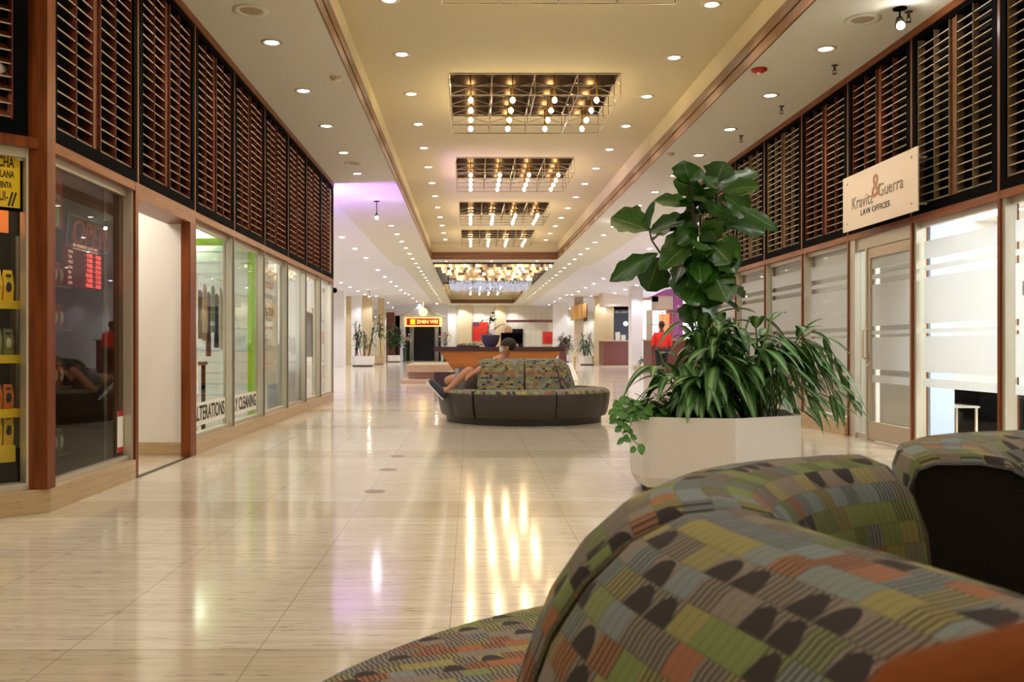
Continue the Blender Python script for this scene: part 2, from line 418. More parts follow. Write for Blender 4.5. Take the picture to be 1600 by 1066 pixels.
# ---- ceilings
def slab(mb, x0, x1, y0, y1, z, t=.08): mb.box((x0, y0, z), (x1, y1, z+t))
T1 = (-.4, 32.2); T2 = (33.3, 64.6)
s = MB()
slab(s, XL-.3, TX0, -8, YE, ZC); slab(s, TX1, XR+.3, -8, YE, ZC)
slab(s, TX0, TX1, -8, T1[0], ZC); slab(s, TX0, TX1, T1[1], T2[0], ZC); slab(s, TX0, TX1, T2[1], YE, ZC)
struct('ceiling', s, 'soffit', 'flat textured plaster soffit around the raised trays')
CH1 = [1.33+5.4*k for k in range(6)]; CH2 = [45.6, 51.0, 56.4]
CHX = (-.276, 1.966); CHD = 2.17
for nm, (y0, y1), ch in (('ceiling_tray', T1, CH1), ('ceiling_far_tray', T2, CH2)):
    s = MB()
    slab(s, TX0-.06, CHX[0], y0-.06, y1+.06, ZT); slab(s, CHX[1], TX1+.06, y0-.06, y1+.06, ZT)
    yy = y0-.06
    for c in ch: slab(s, CHX[0], CHX[1], yy, c, ZT); yy = c+CHD
    slab(s, CHX[0], CHX[1], yy, y1+.06, ZT)
    s.box((TX0-.06, y0-.06, ZC+.08), (TX0, y1+.06, ZT)); s.box((TX1, y0-.06, ZC+.08), (TX1+.06, y1+.06, ZT))
    s.box((TX0, y0-.06, ZC+.08), (TX1, y0, ZT)); s.box((TX0, y1, ZC+.08), (TX1, y1+.06, ZT))
    struct(nm, s, 'tray', 'raised cream plaster ceiling tray')
n_trim = 1
for (y0, y1) in (T1, T2):
    for x, d in ((TX0, 1), (TX1, -1)):
        s = MB().box((x, y0, ZC-.004), (x+d*.02, y1, ZC+.11)).box((x, y0, ZC+.122), (x+d*.03, y1, ZC+.25))
        struct('trim_%d' % n_trim, s, 'trim', 'wooden trim along the long edge of the ceiling tray'); n_trim += 1
    for y, d in ((y0, 1), (y1, -1)):
        s = MB().box((TX0+.03, y, ZC-.004), (TX1-.03, y+d*.02, ZC+.11)).box((TX0+.03, y, ZC+.122), (TX1-.03, y+d*.03, ZC+.25))
        struct('trim_%d' % n_trim, s, 'trim_x', 'wooden trim across the end of the ceiling tray'); n_trim += 1
# folded side ceilings
def folded(name, xi, xo, inner, outer, order):
    s = MB(); vs = [(xi, y, ZC) for y in inner]+[(xo, y, z) for y, z in outer]; ni = len(inner)
    fs = []
    for t in order: fs.append(tuple((k if k >= 0 else ni-k-1) for k in t))
    s.add(vs, fs); o = struct(name, s, 'white_ceil', 'folded white plaster ceiling sloping down beside the soffit')
    m = o.modifiers.new('t', 'SOLIDIFY'); m.thickness = .05; m.offset = 1
    return o
inn = [15.5, 35, 53, YE]
outL = [(15.5, 3.75), (26, 4.3), (47, 3.45), (56, 4.0), (YE, 3.5)]
od = [(0, 1, -2), (0, -2, -1), (1, -3, -2), (1, 2, -3), (2, -4, -3), (2, 3, -4), (3, -5, -4)]
folded('ceiling_left_vault', XL, -9.5, inn, outL, od)
outR = [(15.5, 3.9), (24, 4.2), (44, 3.25), (54, 4.0), (YE, 3.4)]
folded('ceiling_right_vault', XR, 10.5, inn, outR, [tuple(reversed(t)) for t in od])
# outer walls of the wide hall
struct('wall_far', MB().box((-12, YE, 0), (13, YE+.3, 5.2)), 'cream_wall', 'cream panelled wall at the far end')
struct('wall_left_hall', MB().box((-9.8, YW, 0), (-9.5, YE, 4.6)), 'white_wall', 'white outer wall of the left hall')
struct('wall_right_hall', MB().box((10.5, YW, 0), (10.8, YE, 4.6)), 'white_wall', 'white outer wall of the right hall')
struct('wall_rear', MB().box((-12, -8.3, 0), (13, -8, 5.2)), 'cream_wall', 'cream wall behind the seating')
s = MB()
for i in range(60):
    x = -12+i*.42
    s.box((x, YE-.012, 0), (x+.02, YE, 4.9))
struct('trim_%d' % n_trim, s, 'plastic', 'fine vertical joints of the far wall panelling'); n_trim += 1

# ---------------------------------------------------------------- louvre panels
def louvre(name, y0, y1, side, tan, label, loc=None, rz=0):
    """side -1: left wall (faces +x). built in local coords: x across the panel, y inward, z up; origin at lower left corner"""
    w = y1-y0; z0, z1 = 2.25, ZC-.07; h = z1-z0; rows = 20
    if loc is None:
        if side < 0: loc, rz = (XL, y0, z0), PI/2
        else: loc, rz = (XR, y1, z0), -PI/2
    t = thing(name, label, 'louvre panel', loc, rz, local=True)
    fw, fd = .075, .13
    f = MB().box((0, -.015, 0), (w, fd, .085)).box((0, -.015, h-.05), (w, fd, h)).box((0, -.015, .085), (fw, fd, h-.05)).box((w-fw, -.015, .085), (w, fd, h-.05))
    f.build('frame', 'black', t)
    MB().box((fw, fd-.01, .085), (w-fw, fd, h-.05)).build('backing', 'void', t)
    sl = MB(); z = .10; dz = (h-.05-.10)/rows; a = math.radians(36 if side < 0 else 24)
    for r in range(rows):
        zz = z+r*dz
        for (xa, xb) in ((fw+.004, w*.5-.055), (w*.5+.055, w-fw-.004)):
            c, sn = math.cos(a), math.sin(a); dd = .085; th = .007
            p = [(.0, 0), (dd*c, dd*sn), (dd*c-th*sn, dd*sn+th*c), (-th*sn, th*c)]
            vs = [(x, q[0]+.012, zz+q[1]) for x in (xa, xb) for q in p]
            sl.cur = 0
            sl.add(vs, [(0, 1, 5, 4), (1, 2, 6, 5), (2, 3, 7, 6), (0, 3, 2, 1), (4, 5, 6, 7)])
            sl.cur = 1
            e = .0025
            sl.add([(xa, .011-e, zz-.001), (xb, .011-e, zz-.001), (xb, .011-e-th*sn, zz+th*c), (xa, .011-e-th*sn, zz+th*c)], [(0, 1, 2, 3)])
    sl.build('slats', ['wood_slat_tan' if tan else 'wood_slat', 'slat_edge'], t)
    u = MB()
    for xx in (fw, w*.5-.055-.012, w*.5+.055, w-fw-.012): u.box((xx, 0, .085), (xx+.010, .07, h-.05))
    for xx in (.27, .73): u.box((w*xx-.004, .0, .085), (w*xx+.004, .05, h-.05))
    u.build('divider', 'wood_slat_tan' if tan else 'wood_slat', t)
    MB().box((w*.5-.043, .02, .085), (w*.5+.043, .06, h-.05)).build('upright', 'slat_strip', t)
    return t
YL = [5.60, 7.09, 8.56, 9.99, 11.47, 12.94, 14.39, 15.80, 17.2]
YR = [3.0, 4.48, 5.96, 7.443, 8.918, 10.42, 11.87, 13.38, 14.86, 16.3, 17.2]
g = .022
lbL = ['above the dark window with the red hours display', 'above the open doorway', 'above the alterations lettering', 'above the dry cleaning lettering',
       'above the white poster window', 'above the window after the poster', 'above the window with the dark clothes', 'last on the left wall at the corner']
for i in range(8):
    louvre('louvre_panel', YL[i]+g, YL[i+1]-g, -1, False, 'dark brown slatted louvre panel '+lbL[i])
lbR = ['nearest the camera beyond the frame', 'over the sofa side of the right wall', 'at the right edge of the photo', 'above the bright office window with the desk', 'half hidden by the law office sign',
       'above the frosted window left of the glass door', 'second panel left of the law office sign', 'third panel left of the law office sign', 'partly behind the top of the fig tree', 'behind the fig tree crown']
for i in range(10):
    louvre('louvre_panel', YR[i]+g, YR[i+1]-g, 1, i not in (5, 4) , 'slatted wooden louvre panel '+lbR[i])
D45 = Vector((-.70711, -.70711, 0)); IN45 = Vector((-.70711, .70711, 0)); C45 = Vector((XL, 5.60, 0))
W45 = 1.45
louvre('louvre_panel', 0, W45-.12, -1, False, 'dark slatted louvre panel above the yellow drink poster', tuple(C45+D45*W45+Vector((0, 0, 2.25))), PI/4)

# ---------------------------------------------------------------- left shopfront structure
def postbox(mb, x0, x1, y0, y1, z0=0, z1=ZC): return mb.box((x0, y0, z0), (x1, y1, z1))
def left_front():
    s = MB()
    for y in YL[1:]:
        s.box((XL-.14, y-.018, 2.25), (XL+.012, y+.018, ZC-.07))
    s.box((XL-.14, 5.60, ZC-.07), (XL+.03, YW, ZC))            # top rail
    s.box((XL-.20, 5.60, 2.185), (XL+.012, YL[1], 2.25)); s.box((XL-.20, YL[2], 2.185), (XL+.012, YW, 2.25))
    s.box((XL-.24, YL[1], 2.13), (XL+.014, YL[2], 2.25))
    struct('trim_20', s, 'wood_y', 'mahogany rails and mullions framing the left louvres')
    s = MB()
    s.box((XL-.10, 5.55, .145), (XL+.02, 5.66, ZC-.07))           # corner post
    s.box((XL-.20, YL[1]-.06, 0), (XL+.014, YL[1]+.0, 2.25))
    s.box((XL-.07, YL[2]-.16, 0), (XL+.016, YL[2]+.02, 2.13))
    s.box((XL-.2, YL[1]-.06, 2.13), (XL, YL[1], 2.2))
    m = Matrix.Translation(C45+Vector((0, 0, 0)))@Matrix.Rotation(PI/4, 4, 'Z')
    r = MB().box((-.06, -.012, .145), (.0, .09, ZC-.07)).box((-W45, -.012, 2.185), (-.06, .2, 2.25)).box((-W45, -.02, ZC-.07), (0, .14, ZC)).box((-W45, -.012, 0), (-W45+.09, .1, ZC-.07))
    s.xf(m, r)
    struct('trim_21', s, 'wood', 'mahogany posts of the left shopfront')
    # stone base
    b = MB().box((XL-.2, 5.60, 0), (XL+.015, YL[1]-.06, .145)).box((XL-.2, YL[2]+.02, 0), (XL+.015, YW, .145))
    b.xf(m, MB().box((-W45, -.015, 0), (.012, .2, .145)))
    struct('baseboard_left', b, 'stone', 'tan travertine plinth under the left shop windows')
left_front()
def window(n, y0, y1, side, glass='glass', z0=.145, z1=2.185, depth=.07, label='', far=.05, near=.03, frame='alu'):
    """aluminium framed shop window in a bay"""
    s = 1 if side > 0 else -1; X = XR if side > 0 else XL
    t = bpy.data.objects.new('window_%d' % n, None); C.objects.link(t); t.location = (X+s*depth, (y0+y1)/2, z0)
    t['kind'] = 'structure'; t['label'] = label; ORG[t.name] = Vector(t.location)
    f = MB(); xa, xb = X+s*.005, X+s*(depth+.03)
    f.box((xa+s*.0, y1-far, z0), (xb, y1-.018, z1)); f.box((X+s*(depth-.03), y0+.018, z0), (xb, y0+.018+near, z1))
    f.box((X+s*.03, y0+.018, z0), (xb, y1-.018, z0+.035)); f.box((X+s*.05, y0+.018, z1-.05), (xb, y1-.018, z1))
    f.build('window_frame', frame, t)
    gmb = MB().box((X+s*depth, y0+.04, z0+.03), (X+s*(depth+.008), y1-far, z1-.045)); gmb.build('window_glass', glass, t)
    return t
window(1, YL[0]+.05, YL[1]-.04, -1, 'glass_dark', label='dark shop window with red hours display and neon sign', far=.05)
lw = ['shop window lettered ALTERATIONS', 'shop window lettered DRY CLEANING', 'shop window with a white lettered poster', 'plain shop window after the poster', 'shop window with dark clothes inside', 'last shop window on the left wall']
for i in range(6):
    window(2+i, YL[2+i]+(.02 if i == 0 else 0), YL[3+i], -1, 'glass', label=lw[i], far=.05)
s = MB()
for y in YL[3:]: s.box((XL-.1, y-.02, .145), (XL+.01, y+.012, 2.185))
struct('trim_22', s, 'alu_dark', 'slim metal mullions between the left shop windows')
# diagonal window
t = bpy.data.objects.new('window_10', None); C.objects.link(t); t.location = C45; t.rotation_euler = (0, 0, PI/4)
t['kind'] = 'structure'; t['label'] = 'angled corner shop window with the yellow poster'
f = MB().box((-.115, .03, .145), (-.06, .13, 2.185)).box((-W45+.09, .06, .145), (-W45+.13, .13, 2.185)).box((-W45+.1, .03, .145), (-.11, .13, .185)).box((-W45+.1, .03, 2.13), (-.11, .13, 2.185))
f.build('window_frame', 'alu', t); box((-W45+.12, .10, .18), (-.11, .108, 2.14)).build('window_glass', 'glass', t)
# left interior shells
s = MB()
s.box((-6.6, 4.2, 0), (-6.5, YW, 3.0))
s.box((-6.5, YL[1]-.12, 0), (XL-.2, YL[1]-.05, 2.7))
s.box((-6.5, YW-.12, 0), (XL-.02, YW-.02, 4.03))
s.box((-6.5, YL[2]-.02, 0), (XL-.07, YL[2]+.02, 2.7)); s.box((-6.5, 15.1, 0), (XL-.2, 15.2, 2.6))
s.box((-9.5, YW-.1, 0), (-6.5, YW, 4.3))
struct('wall_left', s, 'white_wall', 'white partition walls behind the left shopfront')
s = MB().box((-6.5, YL[0]-3, 2.6), (XL-.2, YW-.1, 2.66))
s.box((XL-.2, 5.6, 2.25), (XL-.16, YW, ZC))
struct('ceiling_left_shops', s, 'white_wall', 'low white ceiling of the left shops')
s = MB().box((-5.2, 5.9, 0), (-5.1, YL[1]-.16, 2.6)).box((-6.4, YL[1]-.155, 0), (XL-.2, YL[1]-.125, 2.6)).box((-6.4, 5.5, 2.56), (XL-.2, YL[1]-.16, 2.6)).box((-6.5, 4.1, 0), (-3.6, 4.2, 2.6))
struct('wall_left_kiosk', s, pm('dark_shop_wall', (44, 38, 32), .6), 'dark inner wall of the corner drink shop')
s = MB().box((-6.5, YL[2]-.028, 0), (XL-.07, YL[2]-.02, .12))
struct('baseboard_left_passage', s, 'stone', 'tan baseboard in the white passage')
struct('trim_23', box((XL-.02, YL[1], .0), (XL+.02, YL[2]-.16, .006)), 'steel', 'metal threshold strip at the open doorway')
# side wall in front of the diagonal window (returns to the left)
e45 = C45+D45*W45
struct('wall_left_near', MB().box((e45.x-.3, -8, 0), (e45.x, e45.y, ZC)), 'cream_wall', 'cream wall running past the camera on the left')
struct('ceiling_left_near', MB().box((e45.x-.3, -8, ZC), (XL-.3, 5.6, ZC+.08)), 'soffit', 'soffit over the left corner')

# ---------------------------------------------------------------- right shopfront structure
def right_front():
    s = MB()
    s.box((XR-.03, 3.0, ZC-.07), (XR+.14, YW, ZC)); s.box((XR-.012, 3.0, 2.185), (XR+.2, YW, 2.25))
    struct('trim_30', s, 'wood_y', 'mahogany rails along the right wall')
    s = MB()
    for y in YR: s.box((XR-.014, y-.018, .15 if y > 11 else 0), (XR+.14, y+.018, ZC-.07))
    struct('trim_31', s, 'wood', 'slim mahogany mullions of the right shopfront')
    b = MB().box((XR-.05, YR[5], 0), (XR+.2, YW, .16)).box((XR-.02, 3.0, 0), (XR+.2, YR[4]-.02, .06))
    struct('baseboard_right', b, 'stone', 'tan travertine plinth under the frosted windows')
right_front()
rw = {0: 'bay beyond the frame', 1: 'near bay of the right wall', 2: 'bluish frosted window at the right edge', 3: 'bright frosted office window with a desk inside', 5: 'frosted window left of the glass door',
      6: 'blinded window behind the striped leaves', 7: 'blinded window behind the plants', 8: 'narrow blinded window right of the fig trunk', 9: 'last blinded window on the right wall'}
for i in range(10):
    if i == 4: continue
    window(11+i, YR[i], YR[i+1], 1, 'glass', .06 if i < 4 else .16, label=rw[i], far=.06)
# frosted film bands and blinds
def film(y0, y1, n, par_label, x=XR+.066):
    s = MB()
    for (z0, z1) in ((.62, .70), (.76, 1.10), (1.13, 1.17), (1.22, 1.66), (1.72, 1.77), (1.83, 2.0)):
        s.box((x, y0+.05, z0), (x+.002, y1-.095, z1))
    o = s.build('window_%d_film' % n, 'frost'); o['kind'] = 'structure'; o['label'] = par_label
for k, i in enumerate((1, 2, 3, 5, 6, 7, 8, 9)):
    film(YR[i], YR[i+1], 30+k, 'frosted privacy film on the window')
def blind(y0, y1, label, x=XR+.13, z0=.22, z1=2.12):
    t = thing('venetian_blind', label, 'blind', (x, (y0+y1)/2, z0))
    s = MB(); z = z0
    while z < z1:
        s.add([(x, y0+.05, z), (x, y1-.06, z), (x+.012, y1-.06, z+.022), (x+.012, y0+.05, z+.022)], [(0, 1, 2, 3)]); z += .021
    s.build('slats', pm('blind_slat', (206, 200, 190), .5), t)
    box((x-.01, y0+.05, z1), (x+.03, y1-.06, z1+.035)).build('headrail', 'alu', t)
    box((x-.008, y0+.05, z0-.02), (x+.018, y1-.06, z0)).build('bottom_rail', 'alu', t)
for i, lb in ((5, 'beside the glass door'), (6, 'behind the striped leaves'), (7, 'second from the striped leaves'), (8, 'right of the fig trunk'), (9, 'last along the right wall')):
    blind(YR[i], YR[i+1], 'closed pale venetian blind '+lb)
# glass door bay
ya, yb = YR[4], YR[5]
t = bpy.data.objects.new('door_1', None); C.objects.link(t); t.location = (XR+.08, (ya+yb)/2, 0); t['kind'] = 'structure'
t['label'] = 'aluminium framed glass office door'; ORG[t.name] = Vector(t.location)
f = MB().box((XR+.0, ya+.018, 0), (XR+.12, ya+.05, 2.185)).box((XR+.0, yb-.16, 0), (XR+.12, yb-.018, 2.185)).box((XR+.02, ya+.05, 2.06), (XR+.12, yb-.16, 2.185)).box((XR+.02, yb-.42, 0), (XR+.12, yb-.38, 2.06)).box((XR+.02, yb-.38, 0), (XR+.1, yb-.16, .06))
f.build('door_frame', 'alu', t)
box((XR+.06, yb-.38, .06), (XR+.066, yb-.16, 2.06)).build('side_light', 'glass', t)
dl = MB().box((XR+.03, ya+.05, .01), (XR+.08, ya+.13, 2.05)).box((XR+.03, yb-.48, .01), (XR+.08, yb-.42, 2.05)).box((XR+.03, ya+.13, .01), (XR+.08, yb-.48, .2)).box((XR+.03, ya+.13, 1.95), (XR+.08, yb-.48, 2.05))
dl.build('door_leaf', pm('champagne_aluminium', (196, 180, 158), .4, .5), t)
box((XR+.052, ya+.13, .2), (XR+.058, yb-.48, 1.95)).build('door_glass', 'glass', t)
fm = MB()
for (z0, z1) in ((.62, .70), (.76, 1.10), (1.13, 1.17), (1.22, 1.66), (1.72, 1.77), (1.83, 1.95)):
    fm.box((XR+.05, ya+.13, z0), (XR+.0515, yb-.48, z1))
fm.build('privacy_film', 'frost', t)
h = MB().tube([(XR+.03, yb-.45, .86), (XR-.03, yb-.45, .88), (XR-.035, yb-.45, .95), (XR-.035, yb-.45, 1.10), (XR-.03, yb-.45, 1.17), (XR+.03, yb-.45, 1.19)], .012, 8)
h.build('door_handle', 'plastic', t, smooth=True)
MB().tube([(XR+.03, yb-.45, .80), (XR+.015, yb-.45, .80)], .018, 12).build('lock', 'alu', t)
blind(ya+.08, yb-.42, 'closed pale venetian blind behind the glass door', XR+.13, .1, 2.0)
# right interiors
s = MB().box((XR+3.6, 3, 0), (XR+3.7, YW, 2.7)).box((XR+.2, YR[6]-.06, 0), (XR+3.6, YR[6]+.02, 2.7)).box((XR+.02, YW-.1, 0), (XR+6.3, YW, 4.2)).box((XR+.2, 2.9, 0), (XR+3.6, 3.0, 2.7))
struct('wall_right', s, 'white_wall', 'white office walls behind the right windows')
s = MB().box((XR+.2, 3, 2.6), (XR+3.6, YW-.1, 2.66)).box((XR+.16, 3, 2.25), (XR+.2, YW, ZC))
struct('ceiling_right_offices', s, 'white_wall', 'low white ceiling of the law office')
struct('wall_right_near', MB().box((XR, -8, 0), (XR+.3, 3.0, ZC)), 'cream_wall', 'cream wall beside the camera on the right')

# ================================================================ CEILING FIXTURES
def downlight(label, loc, group, mat='lamp', r=.075):
    t = thing('recessed_downlight', label, 'ceiling light', loc, 0, group, local=True)
    MB().lathe([(r*1.45, 0), (r*1.45, -.006), (r*1.05, -.010), (r*.95, .0)], n=20, cap=False).build('trim_ring', 'trimring', t, smooth=True)
    n = 12; vs = [(r*.86*math.cos(-2*PI*k/n), r*.86*math.sin(-2*PI*k/n), -.004) for k in range(n)]
    MB().add(vs, [tuple(range(n))]).build('lens', mat, t)
    ld = bpy.data.lights.new('downlight_beam', 'SPOT'); ld.energy = E_SPOT if mat == 'lamp' else E_SPOT*3.2; ld.spot_size = 2.1; ld.spot_blend = .5; ld.shadow_soft_size = .05
    ld.color = (1, .965, .915) if mat == 'lamp' else (.88, .90, 1)
    lo = bpy.data.objects.new('downlight_beam', ld); C.objects.link(lo); lo.parent = t; lo.location = (0, 0, -.02)
    return t
def row(label, group, pts, mat='lamp', r=.075):
    t = downlight(label, pts[0], group, mat, r)
    for p in pts[1:]: dup(t, p)
    return t
row('round recessed downlight in the row along the left soffit, near part', 'downlights along the near left soffit', [(-1.975, 9.23+1.745*k, ZC) for k in range(-4, 5)])
row('round recessed downlight in the row along the left soffit past the purple glow', 'downlights along the far left soffit', [(-1.975, 9.23+1.745*k, ZC) for k in range(8, 33)])
row('round recessed downlight in the row along the right soffit', 'downlights along the right soffit', [(3.61, 9.43+1.745*k, ZC) for k in range(-4, 33) if k != -1])
row('round recessed downlight left of the bulb chandeliers in the near tray', 'downlights left of the near tray chandeliers', [(-.838, 9.57+1.78*k, ZT) for k in range(-5, 13)])
row('round recessed downlight right of the bulb chandeliers in the near tray', 'downlights right of the near tray chandeliers', [(2.52, 9.70+1.78*k, ZT) for k in range(-5, 13)])
row('small downlight on the soffit strip between the two ceiling trays', 'downlights between the trays', [(x, 32.8, ZC) for x in (-.85, .75, 2.35)], 'lamp', .06)
row('bright downlight washing the top of the far wall', 'downlights washing the far wall', [(x, 67.2, ZC) for x in (-2.2, -1.4, -.6, .6, 1.9, 3.1)], 'lamp_cool', .09)
row('small downlight inside the far ceiling tray beside its chandelier', 'downlights in the far tray', [(x, y, ZT) for y in (48, 50, 52, 54, 56, 58, 60) for x in (-.9, 2.5)], 'lamp', .07)
def vz(side, x, y):     # height of the folded ceiling, by casting on the mesh
    o = bpy.data.objects['ceiling_left_vault' if side < 0 else 'ceiling_right_vault']
    me = o.data; org = Vector((x, y, 0))
    for p in me.polygons:
        a, b, c = (me.vertices[i].co+ORG[o.name] for i in p.vertices)
        d = (b.y-c.y)*(a.x-c.x)+(c.x-b.x)*(a.y-c.y)
        if abs(d) < 1e-9: continue
        l1 = ((b.y-c.y)*(x-c.x)+(c.x-b.x)*(y-c.y))/d; l2 = ((c.y-a.y)*(x-c.x)+(a.x-c.x)*(y-c.y))/d; l3 = 1-l1-l2
        if min(l1, l2, l3) > -1e-4: return l1*a.z+l2*b.z+l3*c.z
    return 3.9
pl = []; pr = []
for y in (20, 23, 26, 29, 32, 36, 39, 42, 45, 48, 51, 54, 58, 62, 66):
    for x in (-3.6, -5.6) + ((-8.0,) if y > 18 else ()): pl.append((x, y+(0 if x == -3.6 else 1.2), vz(-1, x, y+(0 if x == -3.6 else 1.2))-.012))
    for x in (5.6, 7.2, 9.2): pr.append((x, y+(0 if x == 5.6 else 1.2), vz(1, x, y+(0 if x == 5.6 else 1.2))-.012))
row('small downlight scattered on the sloping left hall ceiling', 'downlights on the left folded ceiling', pl, 'lamp_cool', .07)
row('small downlight scattered on the sloping right hall ceiling', 'downlights on the right folded ceiling', pr, 'lamp_cool', .07)

def cage_chandelier(y0, label, group=None):
    cx = (CHX[0]+CHX[1])/2; W = CHX[1]-CHX[0]; D = CHD; zb = -.29
    t = thing('cage_chandelier', label, 'chandelier', (cx, y0, ZT), 0, group, local=True)
    n = 4; xs = [-W/2+W*i/n for i in range(n+1)]; ys = [D*i/n for i in range(n+1)]; r = .006
    s = MB()
    for z, rr in ((zb, r), (-.015, r)):
        for x in xs: s.tube([(x, 0, z), (x, D, z)], rr, 5)
        for y in ys: s.tube([(-W/2, y, z), (W/2, y, z)], rr, 5)
    for x in xs:
        for y in ys: s.tube([(x, y, -.01), (x, y, zb)], r, 5)
    s.build('wire_cage', 'chrome', t)
    c = MB()
    for i in range(n):
        for j in range(n):
            x0, x1, a, b = xs[i], xs[i+1], ys[j], ys[j+1]; q = .13; h = .20
            c.add([(x0, a, 0), (x1, a, 0), (x1, b, 0), (x0, b, 0), (x0+q, a+q, h), (x1-q, a+q, h), (x1-q, b-q, h), (x0+q, b-q, h)],
                  [(0, 1, 5, 4), (1, 2, 6, 5), (2, 3, 7, 6), (3, 0, 4, 7), (4, 5, 6, 7)])
    c.build('mirror_coffers', 'bronze', t)
    d = MB()
    for i in range(n):
        for j in range(n):
            mx, my = (xs[i]+xs[i+1])/2, (ys[j]+ys[j+1])/2
            for (x, y) in ((xs[i], ys[j]), (xs[i+1], ys[j]), (xs[i], ys[j+1]), (xs[i+1], ys[j+1])):
                d.tube([(x, y, -.13), (mx, my, -.11)], .004, 4)
    d.build('diagonal_wires', 'chrome', t)
    for i in range(n):
        for j in range(n):
            mx, my = (xs[i]+xs[i+1])/2, (ys[j]+ys[j+1])/2
            st = MB().tube([(mx, my, .19), (mx, my, zb+.07)], .011, 6).tube([(mx, my, zb+.10), (mx, my, zb+.04)], .02, 8).build('bulb_stem', 'brass', t)
            MB().ball((mx, my, zb+.005), .033, 8, (1, 1, 1.15)).build('bulb', 'bulb', st, smooth=True)
    return t
names = ['wire cage chandelier directly over the sofa near the camera', 'wire cage chandelier of which only the lower edge shows at the top of the photo',
         'largest fully visible wire cage chandelier with sixteen bulbs', 'second fully visible wire cage chandelier along the near tray', 'third fully visible wire cage chandelier along the near tray',
         'last wire cage chandelier before the far end of the near tray', 'wire cage chandelier behind the crystals in the far tray', 'middle wire cage chandelier in the far tray', 'farthest wire cage chandelier in the far tray']
c0 = cage_chandelier(CH1[0], names[0], 'bulb chandeliers')  # first one is out of view, added to light the foreground
for y, nm in zip(CH1[1:]+CH2, names[1:]): dup(c0, ((CHX[0]+CHX[1])/2, y, ZT), label=nm)

# crystal and capiz plate chandelier
t = thing('crystal_chandelier', 'wide stepped chandelier of glowing square glass plates and pale crystals', 'chandelier', (.83, 39, ZC))
fr = MB()
def yz_pts(k): return None
for x in (TX0+.05, TX1-.05): fr.box((x-.03, 33.45, ZC-.05), (x+.03, 44, ZC+.03))
for y in (33.45, 44): fr.box((TX0+.02, y-.03, ZC-.05), (TX1-.02, y+.03, ZC+.03))
fr.box((TX0+.05, 33.5, ZC+.0), (TX1-.05, 44, ZC+.02))
fr.build('frame', 'leather_black', t)
random.seed(4)
plate_mats = [pm('capiz_%d' % i, c, .25, emit=e, ecol=c) for i, (c, e) in enumerate([((240, 204, 140), .6), ((196, 160, 124), .2), ((255, 236, 190), 1.0), ((140, 112, 100), .02), ((222, 186, 130), .25)])]
plates = []
rows_ = 6
for k in range(rows_):
    y = 33.7+k*.50; z = ZC-.02-k*.06; x0 = TX0+.05+k*.13; x1 = TX1-.05-k*.11; n = 40-k*3
    for i in range(n): plates.append((x0+(x1-x0)*(i+.5)/n, y+random.uniform(-.04, .04), z-random.uniform(0, .02), (x1-x0)/n))
rest = {i: MB() for i in range(5)}
pr_ = 0
for q, (x, y, z, wd) in enumerate(plates):
    mi = random.choice([0, 0, 1, 1, 2, 3, 4]); b = MB().box((x-wd*.46, y-.01, z-.11), (x+wd*.46, y+.01, z))
    if q % 2 == 0 and pr_ < 100: b.build('glass_plate', plate_mats[mi], t); pr_ += 1
    else: rest[0].cur = mi; rest[0].add(b.v, b.f)
o = rest[0].build('glass_plates', plate_mats, t); o['kind'] = 'stuff'
cr = MB(); random.seed(7)
for i in range(1500):
    x = random.uniform(-.85, 2.45); y = random.uniform(36.7, 40.5); z = ZC-.36-(y-36.7)*.03-random.uniform(0, .18)
    a = random.uniform(0, PI); d = .022
    cr.add([(x-d*math.cos(a), y-d*math.sin(a), z), (x+d*math.cos(a), y+d*math.sin(a), z), (x, y, z+.05), (x, y, z-.05)], [(0, 3, 1, 2)])
o = cr.build('crystal_drops', pm('crystal_drop', (226, 232, 250), .1, emit=.12, ecol=(215, 226, 255)), t); o['kind'] = 'stuff'
fr = MB(); [fr.box((x, 36.5, ZC-.36), (x+.03, 40.5, ZC-.3)) for x in (-.9, .2, 1.3, 2.45)]; fr.build('crystal_rail', 'black', t)

# small ceiling things
def sprinkler(label, loc):
    t = thing('fire_sprinkler', label, 'sprinkler', loc, 0, 'pendant sprinklers', local=True)
    MB().lathe([(.035, 0), (.035, -.008), (.012, -.01), (.012, -.05), (.018, -.055)], n=12).build('body', 'steel', t, smooth=True)
    MB().tube([(-.018, 0, -.055), (-.014, 0, -.09)], .004, 5).tube([(.018, 0, -.055), (.014, 0, -.09)], .004, 5).lathe([(.024, -.092), (.024, -.097)], n=10).build('deflector', 'steel', t)
    return t
sp = sprinkler('pendant fire sprinkler beside the bright spotlight', (3.96, 3.03*F/524, ZC))
for (px, py, lb) in ((1304, 108, 'pendant fire sprinkler right of the red alarm'), (1221, 172, 'pendant fire sprinkler over the fifth louvre panel'), (1158, 218, 'pendant fire sprinkler just above the fig tree')):
    Y = 3.03*F/(VPY-py+6); dup(sp, ((px-VPX)*Y/F, Y, ZC), label=lb)
def disc(name, label, cat, px, py, r, mat, z=ZC, h=.03):
    Y = (z-1)*F/(VPY-py); x = (px-VPX)*Y/F
    t = thing(name, label, cat, (x, Y, z), 0, None, local=True)
    return t
for (px, py, lb) in ((392, 16, 'flush round ceiling speaker over the left louvres'), (1348, 30, 'flush round ceiling speaker over the right louvres'), (553, 255, 'flush round ceiling speaker before the purple glow')):
    t = disc('ceiling_speaker', lb, 'speaker', px, py, .1, None)
    MB().lathe([(.165, 0), (.165, -.008), (.11, -.012), (.10, -.004)], n=28, cap=False).build('rim', 'soffit', t, smooth=True)
    MB().lathe([(.0, -.004), (.10, -.004), (.10, -.002)], n=28, cap=False).build('grille', pm('speaker_mesh', (168, 152, 122), .7), t)
